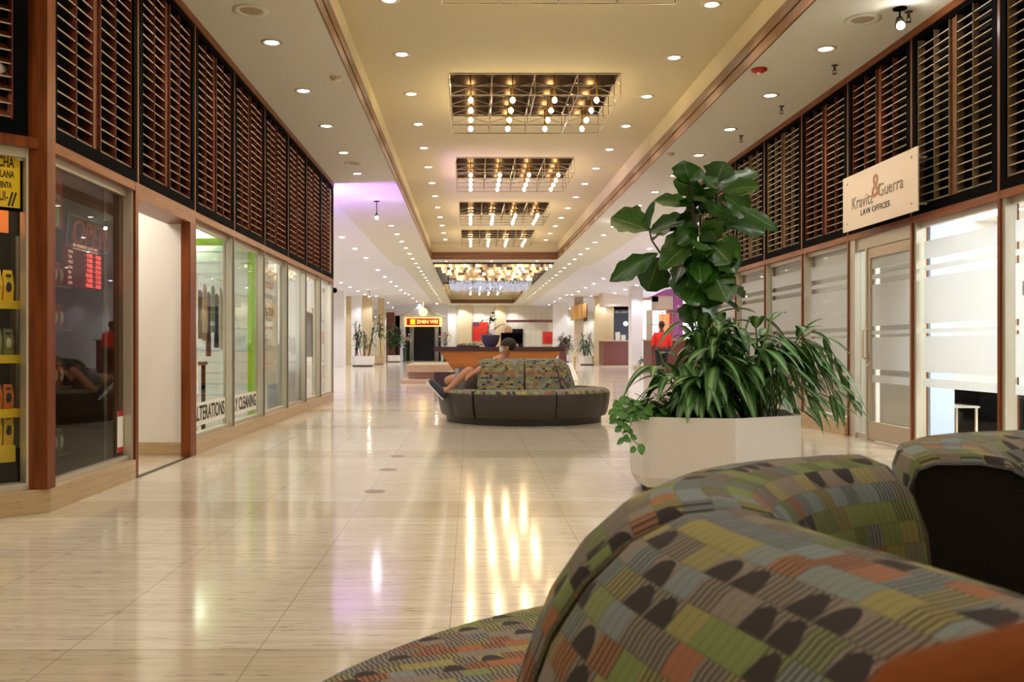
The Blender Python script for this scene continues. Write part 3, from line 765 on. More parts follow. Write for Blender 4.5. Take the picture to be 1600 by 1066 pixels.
for (px, py, lb) in ((525, 121, 'cream smoke detector left of the tray trim'), (1047, 240, 'cream smoke detector above the fig leaves')):
    t = disc('smoke_detector', lb, 'smoke detector', px, py, .1, None)
    MB().lathe([(.07, 0), (.07, -.015), (.05, -.02)], n=20).build('base', 'plastic', t, smooth=True)
    MB().lathe([(.045, -.02), (.045, -.04), (.02, -.05)], n=16).build('sensor', 'plastic', t, smooth=True)
t = disc('fire_alarm', 'round red fire alarm on the right soffit', 'alarm', 1186, 108, .1, None)
MB().lathe([(.085, 0), (.085, -.02), (.05, -.04)], n=22).build('base', 'red', t, smooth=True)
MB().lathe([(.025, -.04), (.02, -.055)], n=10).build('strobe', 'paper', t, smooth=True)
# spotlights
def spot(label, loc, aim, col, watts, size=1.1, rod=.12):
    t = thing('spotlight', label, 'spotlight', loc, 0, None, local=True)
    MB().lathe([(.06, 0), (.06, -.012)], n=14).tube([(0, 0, -.01), (0, 0, -rod)], .008, 6).build('mount', 'black', t)
    d = (Vector(aim)-Vector(loc)).normalized()
    p = Vector((0, 0, -rod)); MB().tube([p-d*.04, p+d*.05], [.03, .045], 12).build('head', 'steel', t, smooth=True)
    MB().ball(p+d*.065, .035, 8).build('lamp', pm('spot_lamp', (255, 255, 255), .5, emit=60, ecol=col), t, smooth=True)
spot('bare bright spotlight at the top right of the soffit', (3.84, 8.3, ZC), (3, 5, 0), (255, 250, 244), 30)
spot('pendant spotlight in the purple glow of the left soffit', (-1.95, 19.3, ZC), (-1.5, 16, 0), (250, 235, 255), 30, rod=.3)
spot('bright spotlight beside the right tray trim', (3.6, 22.5, ZC), (2, 18, 0), (240, 255, 250), 30)
spot('pendant spotlight hanging over the left potted trees', (-5.0, 46, 3.75), (-5.5, 44, 0), (255, 244, 225), 30, rod=.2)
spot('bright spotlight at the far left end of the soffit', (-2.2, 61, ZC), (-2.4, 60, 0), (255, 250, 240), 30)
# purple lamp behind the left wall end
t = thing('purple_uplight', 'purple light fixture on the end face of the left wall', 'light', (-3.3, 17.35, 2.6), 0)
box((-3.5, 17.2, 2.5), (-3.1, 17.5, 2.6)).build('housing', 'black', t)
ld = bpy.data.lights.new('purple_lamp', 'AREA'); ld.energy = 90; ld.color = (.42, .2, 1.0); ld.size = .5
lo = bpy.data.objects.new('purple_lamp', ld); C.objects.link(lo); lo.parent = t; lo.location = (0, 0, .06); lo.rotation_euler = Vector((.45, .75, .8)).to_track_quat('-Z', 'Y').to_euler()
def lamp(name, loc, rot, e, col, sx, sy=None):
    ld = bpy.data.lights.new(name, 'AREA'); ld.energy = e; ld.color = col; ld.shape = 'RECTANGLE'; ld.size = sx; ld.size_y = sy or sx
    lo = bpy.data.objects.new(name, ld); C.objects.link(lo); lo.location = loc; lo.rotation_euler = rot; return lo
# ceiling panels inside the shops and halls (their own lamps)
def panel(label, a, b, z, e, col=(255, 252, 246)):
    t = thing('ceiling_panel_light', label, 'ceiling light', ((a[0]+b[0])/2, (a[1]+b[1])/2, z))
    box((a[0], a[1], z-.012), (b[0], b[1], z)).build('frame', 'alu', t)
    MB().add([(a[0]+.03, a[1]+.03, z-.014), (a[0]+.03, b[1]-.03, z-.014), (b[0]-.03, b[1]-.03, z-.014), (b[0]-.03, a[1]+.03, z-.014)], [(0, 1, 2, 3)]).build('diffuser', pm('panel_diffuser', (255, 255, 255), .5, emit=e, ecol=col), t)
panel('light panel in the alterations shop ceiling', (-4.6, 9.4), (-3.6, 10.6), 2.6, 6)
panel('light panel over the poster window shop', (-4.6, 12.2), (-3.6, 13.6), 2.6, 8)
panel('light panel in the last left shop', (-4.6, 15), (-3.6, 16.2), 2.6, 7)
panel('light panel in the white passage', (-3.6, 7.5), (-3.0, 8.1), 2.6, 7, (255, 246, 226))
panel('bright light panel in the office behind the desk window', (5.4, 6.4), (6.9, 8.4), 2.6, 10, (246, 250, 255))
panel('light panel deep in the near right office', (5.4, 3.6), (6.6, 5.0), 2.6, 2.5, (220, 232, 255))
panel('light panel behind the blinded windows', (5.4, 10.6), (6.4, 12.6), 2.6, 3)

# ================================================================ SOFAS
def fab_uv_seg(): pass
def ring_back(c, a0, a1, name, parent, n=None, crest=.45, fab='fabric', end='leather_black', z0=.44, zt=.84, u0=0):
    """one wedge of the round backrest: angles in degrees"""
    prof = [(.25, z0), (.235, z0+.06), (.205, z0+.15), (.18, z0+.24), (.155, z0+.30), (.11, zt-.045), (.06, zt-.012), (0, zt), (-.05, zt-.012), (-.09, zt-.045), (-.12, zt-.11), (-.13, zt-.2), (-.13, z0)]
    return sweep_back([(c[0]+crest*math.cos(math.radians(a)), c[1]+crest*math.sin(math.radians(a))) for a in [a0+(a1-a0)*i/(n or max(6, int(abs(a1-a0)/4))) for i in range((n or max(6, int(abs(a1-a0)/4)))+1)]], prof, name, parent, fab, end, u0)
def sweep_back(path, prof, name, parent, fab='fabric', end='leather_black', u0=0, flip=1, round_end=.02):
    pts = [Vector((p[0], p[1])) for p in path]; N = len(pts); K = len(prof)
    L = [0]; 
    for i in range(1, N): L.append(L[-1]+(pts[i]-pts[i-1]).length)
    V = [0]
    for k in range(1, K): V.append(V[-1]+math.hypot(prof[k][0]-prof[k-1][0], prof[k][1]-prof[k-1][1]))
    s = MB(); vs = []; zc = .6
    for i in range(N):
        t = (pts[min(i+1, N-1)]-pts[max(i-1, 0)]).normalized(); nrm = Vector((t.y, -t.x))*flip
        e = 1.0
        dd = min(L[i], L[-1]-L[i])
        if dd < round_end: e = .955+.045*math.sqrt(max(0, 1-(1-dd/round_end)**2))
        for (o, z) in prof:
            oo = o*e+ (0.0); zz = z if z < .5 else .5+(z-.5)*e
            q = pts[i]+nrm*oo; vs.append(Vector((q.x, q.y, zz)))
    fs = []; uvs = []
    for i in range(N-1):
        for k in range(K-1):
            f = (i*K+k, (i+1)*K+k, (i+1)*K+k+1, i*K+k+1)
            u = [(u0+L[i]*1.25, V[k]), (u0+L[i+1]*1.25, V[k]), (u0+L[i+1]*1.25, V[k+1]), (u0+L[i]*1.25, V[k+1])]
            if flip < 0: pass
            fs.append(f); uvs.append(u)
    s.add(vs, fs, uvs); s.v = vs
    s.cur = 1
    euv = [(u0+o_, z_) for o_, z_ in prof]
    s.uv[len(s.f)] = euv; s.f.append(tuple(range(K))); s.mi.append(1)
    s.uv[len(s.f)] = list(reversed(euv)); s.f.append(tuple((N-1)*K+k for k in reversed(range(K)))); s.mi.append(1)
    # seam piping at both ends
    for i in (0, N-1):
        s.tube([v+Vector((0, 0, .0)) for v in vs[i*K:(i+1)*K]], .0045, 5)
    o = s.build(name, [fab, end], parent, auto=True)
    bm = bmesh.new(); bm.from_mesh(o.data); bmesh.ops.recalc_face_normals(bm, faces=bm.faces); bm.to_mesh(o.data); bm.free()
    return o
def seat_seg(c, a0, a1, parent, R=1.17, zt=.44, r0=.30, u0=0, drop=.02):
    n = max(4, int(abs(a1-a0)/4)); g = math.radians(.35)
    prof = [(r0, zt), (R-.12, zt+.006), (R-.05, zt), (R-.02, zt-.015), (R-.005, zt-.04), (R, zt-.07), (R-.012, zt-.2), (R-.04, .12), (R-.06, .09), (r0, .09)]
    K = len(prof); s = MB(); vs = []
    for i in range(n+1):
        a = math.radians(a0)+g+(math.radians(a1-a0)-2*g)*i/n
        e = 1 if 0 < i < n else .985
        for (r, z) in prof: vs.append(Vector((c[0]+(r*e if r > r0 else r)*math.cos(a), c[1]+(r*e if r > r0 else r)*math.sin(a), z if e == 1 else z-.006*(z > .2))))
    V = [0]
    for k in range(1, K): V.append(V[-1]+math.hypot(prof[k][0]-prof[k-1][0], prof[k][1]-prof[k-1][1]))
    for i in range(n):
        for k in range(K-1):
            s.cur = 0 if k < 4 else 1
            f = [i*K+k, i*K+k+1, (i+1)*K+k+1, (i+1)*K+k]
            # planar uv, so the pattern keeps its size over the seat
            uv = [((vs[j].x*.94+vs[j].y*.34)+u0, (-vs[j].x*.34+vs[j].y*.94)-(vs[j].z if k > 1 else 0)) for j in f]
            s.uv[len(s.f)] = uv; s.f.append(tuple(f)); s.mi.append(s.cur)
    s.cur = 1
    s.f.append(tuple(range(K))); s.mi.append(1); s.f.append(tuple(n*K+k for k in reversed(range(K)))); s.mi.append(1)
    s.v = vs
    return s.build('seat_section', ['fabric', 'leather'], parent, auto=True)
def plinth(c, parent, R=1.05):
    MB().lathe([(R, 0), (R+.01, .095), (.3, .095)], (c[0], c[1], 0), 64).build('base', 'leather_black', parent, auto=True)
# ---- central round sofa
CS = (.727, 12.7)
t = thing('round_sofa', 'round patterned sofa with dark leather sides in the middle of the hall', 'sofa', (CS[0], CS[1], 0))
plinth(CS, t)
for k, (a0, a1) in enumerate([(-72, -28), (-28, 30), (30, 95), (95, 160), (160, 214), (214, 233), (233, 288)]):
    seat_seg(CS, a0, a1, t, 1.17+(.02 if k in (5,) else 0), u0=k*.37)
for k, (a0, a1) in enumerate([(232, 268), (268, 312), (312, 360), (0, 48), (48, 110), (110, 170)]):
    ring_back(CS, a0, a1, 'backrest_section', t, u0=k*.6, crest=.46 if k < 5 else .50, end='leather_black' if k < 5 else 'fabric')
sweep_back([(.455, 12.335), (.40, 12.29), (.33, 12.262), (.26, 12.25), (.19, 12.25), (.13, 12.26)], [(.25, .44), (.235, .50), (.205, .59), (.18, .68), (.155, .74), (.11, .795), (.06, .828), (0, .84), (-.05, .828), (-.08, .795), (-.09, .73), (-.095, .64), (-.095, .44)], 'backrest_section', t, u0=2.2, flip=-1, end='fabric')
MB().lathe([(.32, .43), (.32, .45)], (CS[0], CS[1], 0), 32).build('inner_deck', 'leather_black', t)
# ---- foreground sofa
FS = (.78, 1.06)
t = thing('curved_sofa', 'patterned curved sofa close to the camera at the lower right', 'sofa', (FS[0], FS[1], 0))
plinth(FS, t, 1.04)
for k, (a0, a1) in enumerate([(-60, 0), (0, 62), (62, 110), (110, 178), (178, 240), (240, 300)]):
    seat_seg(FS, a0, a1, t, 1.185 if k != 2 else 1.27, u0=k*.37, zt=.44 if k != 2 else .425)
def spline(pts, n=10):
    out = []; P_ = [Vector(p) for p in pts]; P_ = [P_[0]*2-P_[1]]+P_+[P_[-1]*2-P_[-2]]
    for i in range(1, len(P_)-2):
        for k in range(n):
            u = k/n; a, b, c, d = P_[i-1:i+3]
            out.append(.5*((2*b)+(c-a)*u+(2*a-5*b+4*c-d)*u*u+(3*b-a-3*c+d)*u**3))
    out.append(P_[-2]); return out
PROF = [(.27, .44), (.255, .50), (.235, .57), (.212, .64), (.186, .71), (.150, .765), (.105, .808), (.055, .833), (0, .84), (-.045, .830), (-.08, .80), (-.105, .75), (-.115, .68), (-.12, .56), (-.12, .44)]
sweep_back(spline([(.62, .18), (.46, .30), (.375, .46), (.325, .66), (.275, .84), (.262, .938)], 8), PROF, 'backrest_section', t, u0=0, flip=-1, end='fabric')
sweep_back(spline([(.262, .95), (.285, 1.10), (.36, 1.23), (.45, 1.315), (.53, 1.36), (.595, 1.39)], 8), PROF, 'backrest_section', t, u0=1.7, flip=-1, end='fabric')
sweep_back(spline([(.752, 1.375), (.785, 1.50), (.86, 1.63), (1.0, 1.72), (1.2, 1.76), (1.42, 1.70)], 8), [(.22, .44), (.205, .50), (.19, .57), (.17, .64), (.15, .71), (.12, .765), (.085, .808), (.045, .833), (0, .84), (-.06, .838), (-.085, .828), (-.094, .80), (-.095, .75), (-.095, .56), (-.095, .44)], 'backrest_section', t, u0=3.3, flip=1)
MB().lathe([(.5, .43), (.5, .447)], (FS[0]+.05, FS[1]-.05, 0), 32).build('inner_deck', 'leather_black', t)
# orange leather bag right beside the camera
t = thing('handbag', 'blurred orange leather bag close in front of the lens', 'bag', (.19, .24, .44))
b = MB()
bx = [(-.115, -.05), (.115, -.05), (.115, .05), (-.115, .05)]
poly = [(.19+.13*math.cos(a)*abs(math.cos(a))**-.4 if abs(math.cos(a)) > 1e-3 else .19, .25+.05*math.sin(a)) for a in [2*PI*k/24+.01 for k in range(24)]]
def ell(sx, sy, z): return [(.208+sx*math.copysign(abs(math.cos(2*PI*k/24))**.6, math.cos(2*PI*k/24)), .245+sy*math.copysign(abs(math.sin(2*PI*k/24))**.6, math.sin(2*PI*k/24)), z) for k in range(24)]
rings = [ell(.13, .06, .445), ell(.14, .065, .5), ell(.138, .06, .65), ell(.13, .05, .83), ell(.118, .04, .882), ell(.095, .03, .912), ell(.06, .015, .925)]
vs = [p for r_ in rings for p in r_]; fs = []
for i in range(len(rings)-1):
    for k in range(24): fs.append((i*24+k, i*24+(k+1)%24, (i+1)*24+(k+1)%24, (i+1)*24+k))
fs += [tuple(reversed(range(24))), tuple(range(144, 168))]
b.add(vs, fs).build('body', 'tanbag', t, smooth=True)

# ================================================================ PLANTERS AND PLANTS
def planter(name_label, poly, zt=.53, zb=.06, mat='terrazzo', group=None, loc=None):
    cx = sum(p[0] for p in poly)/len(poly); cy = sum(p[1] for p in poly)/len(poly)
    t = thing('planter', name_label, 'planter', (cx, cy, 0), 0, group)
    n = len(poly)
    def off(k): return [(cx+(p[0]-cx)*k, cy+(p[1]-cy)*k) for p in poly]
    s = MB(); lv = [(off(.93), zb), (poly, zb+.07), (poly, zt), (off(.93), zt), (off(.92), zt-.09)]
    vs = [(p[0], p[1], z) for pl_, z in lv for p in pl_]; fs = []
    for i in range(len(lv)-1):
        for k in range(n): fs.append((i*n+k, i*n+(k+1)%n, (i+1)*n+(k+1)%n, (i+1)*n+k))
    fs.append(tuple(reversed(range(n))))
    s.add(vs, fs).build('tub', mat, t)
    MB().prism(off(.915), zt-.10, zt-.06).build('soil', 'soil', t)
    MB().prism(off(.84), 0, zb).build('plinth', 'dark', t)
    return t
PL = [(1.15, 6.17), (1.72, 6.02), (2.26, 6.34), (2.40, 6.95), (2.10, 7.35), (1.50, 7.40), (1.20, 7.0), (1.115, 6.45)]
planter('large white faceted planter holding the fig tree', PL)
def leafmesh(s, base, d, up, L, W, shape='fig', wav=0.0, droop=.3, fold=.15, nseg=7):
    """blade along d from base; UV.x across, UV.y along"""
    d = Vector(d).normalized(); side = d.cross(Vector(up)).normalized(); nn = side.cross(d).normalized()
    vs = []; N = nseg
    for i in range(N+1):
        u = i/N
        if shape == 'fig': wv = (math.sin(PI*min(1, u**1.25))**.7 if 0 < u < 1 else 0)*(1.0+.12*math.sin(u*21+base[0]*50))
        elif shape == 'lance': wv = math.sin(PI*u**.75)**.9 if 0 < u < 1 else 0
        elif shape == 'heart': wv = (math.sin(PI*(u*.85+.12))**.8) if u < 1 else 0
        else: wv = math.sin(PI*u**.6)**.7 if 0 < u < 1 else 0
        hw = W*max(wv, .03 if u < 1 else .0)
        c = Vector(base)+d*(L*u*(1-.12*droop*u))+Vector((0, 0, -1))*(droop*L*u*u*.55)
        w1 = nn*(hw*fold+wav*L*math.sin(u*17)*.3); w2 = nn*(hw*fold+wav*L*math.cos(u*15)*.3)
        vs += [c-side*hw+w1, c-side*hw*.5+w1*.35, c, c+side*hw*.5+w2*.35, c+side*hw+w2]
    fs = []; uv = []
    for i in range(N):
        for k in range(4):
            fs.append((i*5+k, i*5+k+1, (i+1)*5+k+1, (i+1)*5+k))
            uv.append([(k/4, i/N), ((k+1)/4, i/N), ((k+1)/4, (i+1)/N), (k/4, (i+1)/N)])
    s.add(vs, fs, uv)
# fiddle leaf fig
t = thing('fiddle_leaf_fig', 'tall fig tree with large ruffled leaves in the white planter', 'plant', (1.68, 6.75, .45))
YF = 6.75
def FP(px, py, dy=0): return P(px, py, YF+dy)
stems = [[(1100, 640), (1097, 560), (1093, 500), (1096, 450), (1088, 390), (1083, 330), (1079, 292), (1078, 280)], [(1096, 450), (1112, 400), (1121, 350), (1119, 305), (1120, 285)],
         [(1088, 412), (1060, 402), (1032, 396), (1018, 375), (1013, 352)], [(1096, 440), (1108, 440), (1112, 460)]]
rad = [.017, .013, .010, .009]
s = MB()
for st, r in zip(stems, rad): s.tube([FP(a, b, .03*i*(1 if k_ else -1)*0) for i, (a, b) in enumerate(st) for k_ in (0,)], [r*(1-.45*i/(len(st)-1)) for i in range(len(st))], 8)
s.build('trunk', 'stem', t, smooth=True)
LF = [(1079, 288, 1068, 250, 18), (1117, 291, 1131, 252, 18), (1106, 303, 1055, 280, 13), (1121, 291, 1181, 264, 10), (1127, 299, 1184, 288, 12), (1085, 322, 1025, 310, 11),
      (1017, 361, 958, 337, 21), (1015, 356, 1016, 318, 15), (1082, 340, 1019, 356, 13), (1028, 396, 957, 431, 12), (1031, 402, 1012, 449, 20), (1032, 396, 1086, 352, 14),
      (1019, 378, 1036, 361, 7), (1088, 372, 1034, 414, 15), (1132, 306, 1168, 330, 15), (1146, 320, 1212, 353, 9), (1140, 352, 1192, 359, 12), (1128, 372, 1155, 396, 15),
      (1116, 392, 1147, 424, 17), (1107, 410, 1135, 464, 18), (1088, 412, 1066, 460, 20), (1094, 428, 1106, 476, 18), (1092, 458, 1114, 492, 17), (1090, 470, 1070, 500, 14),
      (1078, 282, 1095, 262, 9), (1112, 330, 1150, 345, 13), (1090, 350, 1060, 378, 12), (1100, 360, 1130, 345, 13), (1095, 375, 1108, 410, 16), (1100, 395, 1075, 425, 17),
      (1110, 380, 1140, 408, 15), (1098, 345, 1120, 372, 15), (1090, 330, 1120, 318, 12), (1105, 425, 1125, 400, 14), (1085, 395, 1105, 440, 17), (1112, 405, 1090, 445, 17),
      (1100, 335, 1070, 330, 11), (1119, 300, 1100, 275, 12), (1125, 310, 1160, 300, 10), (1100, 310, 1130, 330, 11), (1095, 445, 1075, 470, 15), (1100, 440, 1128, 470, 16)]
random.seed(11); s = MB()
for i, (a, b, c, d_, hw) in enumerate(LF):
    dz = random.uniform(-.16, .16); dt = random.uniform(-.16, .16)
    p0 = FP(a, b, dz*.6); p1 = FP(c, d_, dz+dt); k = YF/F
    up = Vector((random.uniform(-.5, .5), -1.0, random.uniform(.2, .9)))
    leafmesh(s, p0, p1-p0, up, (p1-p0).length*1.08, hw*k*1.45, 'fig', .035, .12, random.choice([.2, .3, -.12]), 12)
    s.tube([FP(a, b, 0), p0], .003, 4)
for i in range(34):
    c_ = FP(random.uniform(1070, 1128), random.uniform(295, 470), random.uniform(-.12, .22)); b = random.uniform(0, 2*PI); el = random.uniform(-.9, .7)
    leafmesh(s, c_, (math.cos(b)*math.cos(el), math.sin(b)*math.cos(el), math.sin(el)), (0, 0, 1), random.uniform(.2, .3), random.uniform(.07, .1), 'fig', .035, .3, .25, 10)
s.build('foliage', 'fig', t, smooth=True)
# striped-leaf bush
t = thing('striped_leaf_bush', 'dense bush of long silver striped green leaves in the white planter', 'plant', (1.85, 6.6, .45))
random.seed(5); s = MB(); st = MB()
for i in range(70):
    bx_, by_ = random.uniform(1.45, 2.15), random.uniform(6.3, 7.1)
    a = random.uniform(0, 2*PI) if i % 3 else random.uniform(-2.6, -.6)
    h = random.uniform(.3, .80); r = random.uniform(.05, .34)
    top = Vector((bx_+r*math.cos(a), by_+r*math.sin(a)*.7, .45+h))
    b0 = Vector((bx_, by_, .45)); mid = (b0+top)/2+Vector((-.12*r*math.cos(a), 0, .05))
    st.tube([b0, mid, top], .006, 5)
    for k in range(random.choice([4, 5, 6])):
        f = random.uniform(.55, 1.0); q = b0.lerp(mid, f*2) if f < .5 else mid.lerp(top, (f-.5)*2)
        b = a+random.uniform(-1.5, 1.5); el = random.uniform(-.4, 1.2) if top.z > .95 else random.uniform(-.6, .5)
        d = Vector((math.cos(b)*math.cos(el), math.sin(b)*math.cos(el), math.sin(el)))
        leafmesh(s, q, d, (0, 0, 1), random.uniform(.24, .36), random.uniform(.034, .052), 'lance', .0, random.uniform(.5, 1.5), .22, 8)
# arching sprays to the right
for i in range(13):
    b0 = Vector((random.uniform(1.95, 2.15), random.uniform(6.3, 6.8), .47)); ex = random.uniform(.22, .5); pk = random.uniform(.4, .68)
    pts = [b0+Vector((ex*u, -.18*u, pk*math.sin(PI*min(1, u*.8))*1.05-.16*u*u)) for u in [j/7 for j in range(8)]]
    st.tube(pts, .004, 4)
    for j in range(3, 8):
        for sgn in (-1, 1):
            d = Vector((.6, random.uniform(-.3, .3)+.5*sgn, random.uniform(-1.1, -.1)))
            leafmesh(s, pts[j], d, (0, 0, 1), random.uniform(.17, .27), random.uniform(.018, .028), 'lance', 0, random.uniform(.3, .9), .2, 7)
st.build('stems', 'gstem', t, smooth=True); s.build('foliage', 'agla', t, smooth=True)
# pothos
t = thing('trailing_pothos', 'small leafed vine spilling over the left rim of the planter', 'plant', (1.28, 6.4, .45))
random.seed(8); s = MB(); st = MB()
for i in range(60):
    b0 = Vector((random.uniform(1.18, 1.5), random.uniform(6.22, 6.8), .46)); a = random.uniform(0, 2*PI); L = random.uniform(.1, .28)
    if i % 3 == 0: a = random.uniform(2.2, 4.2)
    top = b0+Vector((math.cos(a)*L, math.sin(a)*L*.8, random.uniform(.06, .22)))
    st.tube([b0, (b0+top)/2+Vector((0, 0, .05)), top], .003, 4)
    for k in range(5):
        b = random.uniform(0, 2*PI)
        leafmesh(s, b0.lerp(top, random.uniform(.4, 1)), (math.cos(b), math.sin(b), random.uniform(-.5, .4)), (0, 0, 1), random.uniform(.06, .10), random.uniform(.024, .036), 'heart', 0, .6, .2, 6)
for q, (strand) in enumerate([[(1005, 648), (985, 640), (972, 652), (968, 668), (976, 682)], [(1008, 645), (990, 650), (984, 668), (986, 685), (998, 696)], [(1005, 640), (978, 622), (964, 628), (962, 640)], [(1006, 644), (992, 632), (975, 645), (966, 655)]]):
    pts = [P(a, b, 6.14-.02*j) for j, (a, b) in enumerate(strand)]
    st.tube(pts, .0028, 4)
    for p in pts:
        for k in range(3 if q > 1 else 2):
            b = random.uniform(0, 2*PI)
            leafmesh(s, p+Vector((random.uniform(-.02, .02), 0, random.uniform(-.02, .02))), (math.cos(b), -.4, random.uniform(-.9, .2)), (0, -1, .3), random.uniform(.045, .07), random.uniform(.018, .026), 'heart', 0, .4, .2, 6)
st.build('stems', 'gstem', t, smooth=True); s.build('foliage', 'pothos', t, smooth=True)

# ---- far planters
def octo(cx, cy, w, d, ch=.25): 
    a, b, c = w/2, d/2, min(w, d)*ch
    return [(cx-a+c, cy-b), (cx+a-c, cy-b), (cx+a, cy-b+c), (cx+a, cy+b-c), (cx+a-c, cy+b), (cx-a+c, cy+b), (cx-a, cy+b-c), (cx-a, cy-b+c)]
def caneplant(label, x, y, h, spread, seed, kind='palm', canes=5, zb=.45, nl=16, L=.5, wl=.022, trunk=0):
    random.seed(seed); t = thing('potted_plant', label, 'plant', (x, y, zb)); s = MB(); st = MB()
    for c in range(canes):
        bx_, by_ = x+random.uniform(-.3, .3)*spread, y+random.uniform(-.2, .2)*spread
        hh = h*(random.uniform(.45, 1) if c else 1); top = Vector((bx_+random.uniform(-.25, .25)*spread, by_, zb+hh))
        st.tube([(bx_, by_, zb), ((bx_+top.x)/2, by_, zb+hh*.5), top], .02, 5)
        for k in range(nl):
            f = random.uniform(trunk if trunk else .35, 1.0); q = Vector((bx_, by_, zb)).lerp(top, f)
            b = random.uniform(0, 2*PI); el = random.uniform(-.1, 1.2)
            leafmesh(s, q, (math.cos(b)*math.cos(el), math.sin(b)*math.cos(el), math.sin(el)), (0, 0, 1), L*random.uniform(.7, 1.2), wl*random.uniform(.8, 1.3), 'lance', 0, random.uniform(.5, 1.6), .2, 5)
    st.build('stems', 'stem', t); s.build('foliage', 'palm', t, smooth=True)
    return t
planter('white faceted planter beside the first left column', octo(-5.5, 47.4, 1.16, 1.1))
caneplant('tall leafy cane plant in the planter by the left column', -5.55, 47.4, 1.75, 1.5, 1, canes=9, nl=22, L=.42, wl=.035)
planter('tan square planter behind the white one on the left', octo(-5.15, 52, .62, .6, .12), .50, .03, 'stone')
caneplant('slim corn plant rising from the tan planter', -5.15, 52, 2.3, .5, 2, canes=2, nl=26, L=.6, wl=.05, trunk=.6)
planter('low white planter before the red brown column', octo(-4.95, 60, .8, .7, .2), .45, .06)
caneplant('dense green shrub in the low white planter', -4.95, 60, 2.1, 1.2, 3, canes=10, nl=24, L=.5, wl=.05)
planter('white planter left of the tan pilaster on the right side', octo(6.05, 60, .75, .8), .50, .06)
caneplant('leafy palm in the planter behind the gold stanchion', 6.05, 60, 1.3, .9, 4, canes=7, nl=20, L=.7, wl=.035)
planter('white planter in front of the tan pilaster on the right side', octo(6.35, 50.5, .82, .8), .50, .06)
caneplant('spiky palm in the planter before the tan pilaster', 6.35, 50.5, 1.1, .7, 5, canes=5, nl=26, L=.85, wl=.03)
planter('stone bench planter beside the white column', octo(10.6/1, 41, .1, .1), .2, .02, 'stone') if False else None
caneplant('small dark green plant at the foot of the white right column', 7.75, 40.2, .7, .7, 6, canes=6, zb=.16, nl=16, L=.4, wl=.04)
struct('trim_40', box((7.2, 39.6, 0), (8.6, 41.2, .17)), 'stone', 'low travertine ledge by the right column')

# ================================================================ FAR HALL
def pillar(n, a, b, mat, label): struct('trim_%d' % n, box(a, b), mat, label)
pillar(41, (-6.68, 45, 0), (-6.12, 45.6, 4.3), 'white_wall', 'white square column, first on the left')
pillar(42, (-6.42, 50, 0), (-5.9, 50.6, 4.2), 'white_wall', 'white square column, second on the left')
M['tan'] = pm('tan_wall_panel', (214, 194, 150), .7); M['beige'] = pm('beige_wall', (222, 208, 190), .7)
pillar(43, (-9.5, 53, 0), (-5.62, 53.4, 4.2), 'tan', 'tan panelled wall return on the left')
pillar(44, (-5.75, 57.6, 0), (-5.35, 58, 4.2), 'tan', 'narrow tan pilaster on the left')
pillar(45, (-5.62, 62, 0), (-5.08, 62.5, 3.3), 'mahog', 'red brown column near the far entrance')
pillar(46, (-5.08, 62.6, 0), (-4.78, 63, 3.1), 'black', 'dark narrow column beside the red brown one')
M['bluewhite'] = pm('cool_white_wall', (214, 218, 230), .7)
s = MB().box((-5.5, 66, 0), (-4.62, 66.2, 4.2)).box((-2.1, 66, 0), (-1.6, 66.2, 4.2)).box((-4.62, 66, 2.45), (-2.1, 66.2, 4.2))
struct('wall_far_entrance', s, 'bluewhite', 'cool white wall around the dark restaurant entrance')
s = MB()
for x in (-5.4, -4.3, -2.4, -1.7): s.tube([(-3.35, 65.9, 3.85), (x, 65.9, 3.0)], .03, 5)
struct('trim_47', s, 'alu', 'grey radiating ribs over the restaurant entrance')
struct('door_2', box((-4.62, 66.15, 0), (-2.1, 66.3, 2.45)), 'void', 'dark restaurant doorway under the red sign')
t = thing('entrance_post', 'grey round post left in the dark restaurant doorway', 'post', (-4.15, 65.8, 0), 0, 'doorway posts')
MB().lathe([(.16, 0), (.16, 2.4)], (-4.15, 65.8, 0), 14).build('shaft', 'alu_dark', t, smooth=True)
t2 = thing('entrance_post', 'grey round post right in the dark restaurant doorway', 'post', (-2.4, 65.8, 0), 0, 'doorway posts')
MB().lathe([(.16, 0), (.16, 2.4)], (-2.4, 65.8, 0), 14).build('shaft', 'alu_dark', t2, smooth=True)
t = thing('restaurant_sign', 'red sign with yellow border and lettering over the dark doorway', 'sign', (-3.35, 65.7, 2.42))
box((-4.68, 65.6, 2.42), (-2.0, 65.75, 3.1)).build('border', pm('lit_yellow_border', (255, 214, 130), .5, emit=.3), t)
box((-4.50, 65.57, 2.52), (-2.2, 65.6, 3.0)).build('face', pm('lit_red_face', (200, 36, 18), .5, emit=.12), t)
box((-4.25, 65.55, 2.58), (-3.9, 65.57, 2.94)).build('emblem', pm('lit_yellow', (255, 210, 40), .5, emit=.4), t)
text('lettering', 'ZHEN WEI', .32, (-3.04, 65.55, 2.76), FRONT, pm('lit_letter', (255, 224, 120), .5, emit=.4), t, .005, bold=.012)
t = thing('pendant_lamp', 'small golden pendant lamp above the restaurant sign', 'lamp', (-3.15, 62, 3.1))
MB().lathe([(.02, .95), (.02, .5), (.22, .42), (.30, .2), (.2, 0), (.05, -.05)], (-3.15, 62, 3.1), 14).build('lamp_shade', pm('gold_shade', (255, 220, 140), .4, emit=.8), t, smooth=True)
MB().tube([(-3.15, 62, 4.03), (-3.15, 62, 4.0)], .05, 6).build('ceiling_rose', 'brass', t)
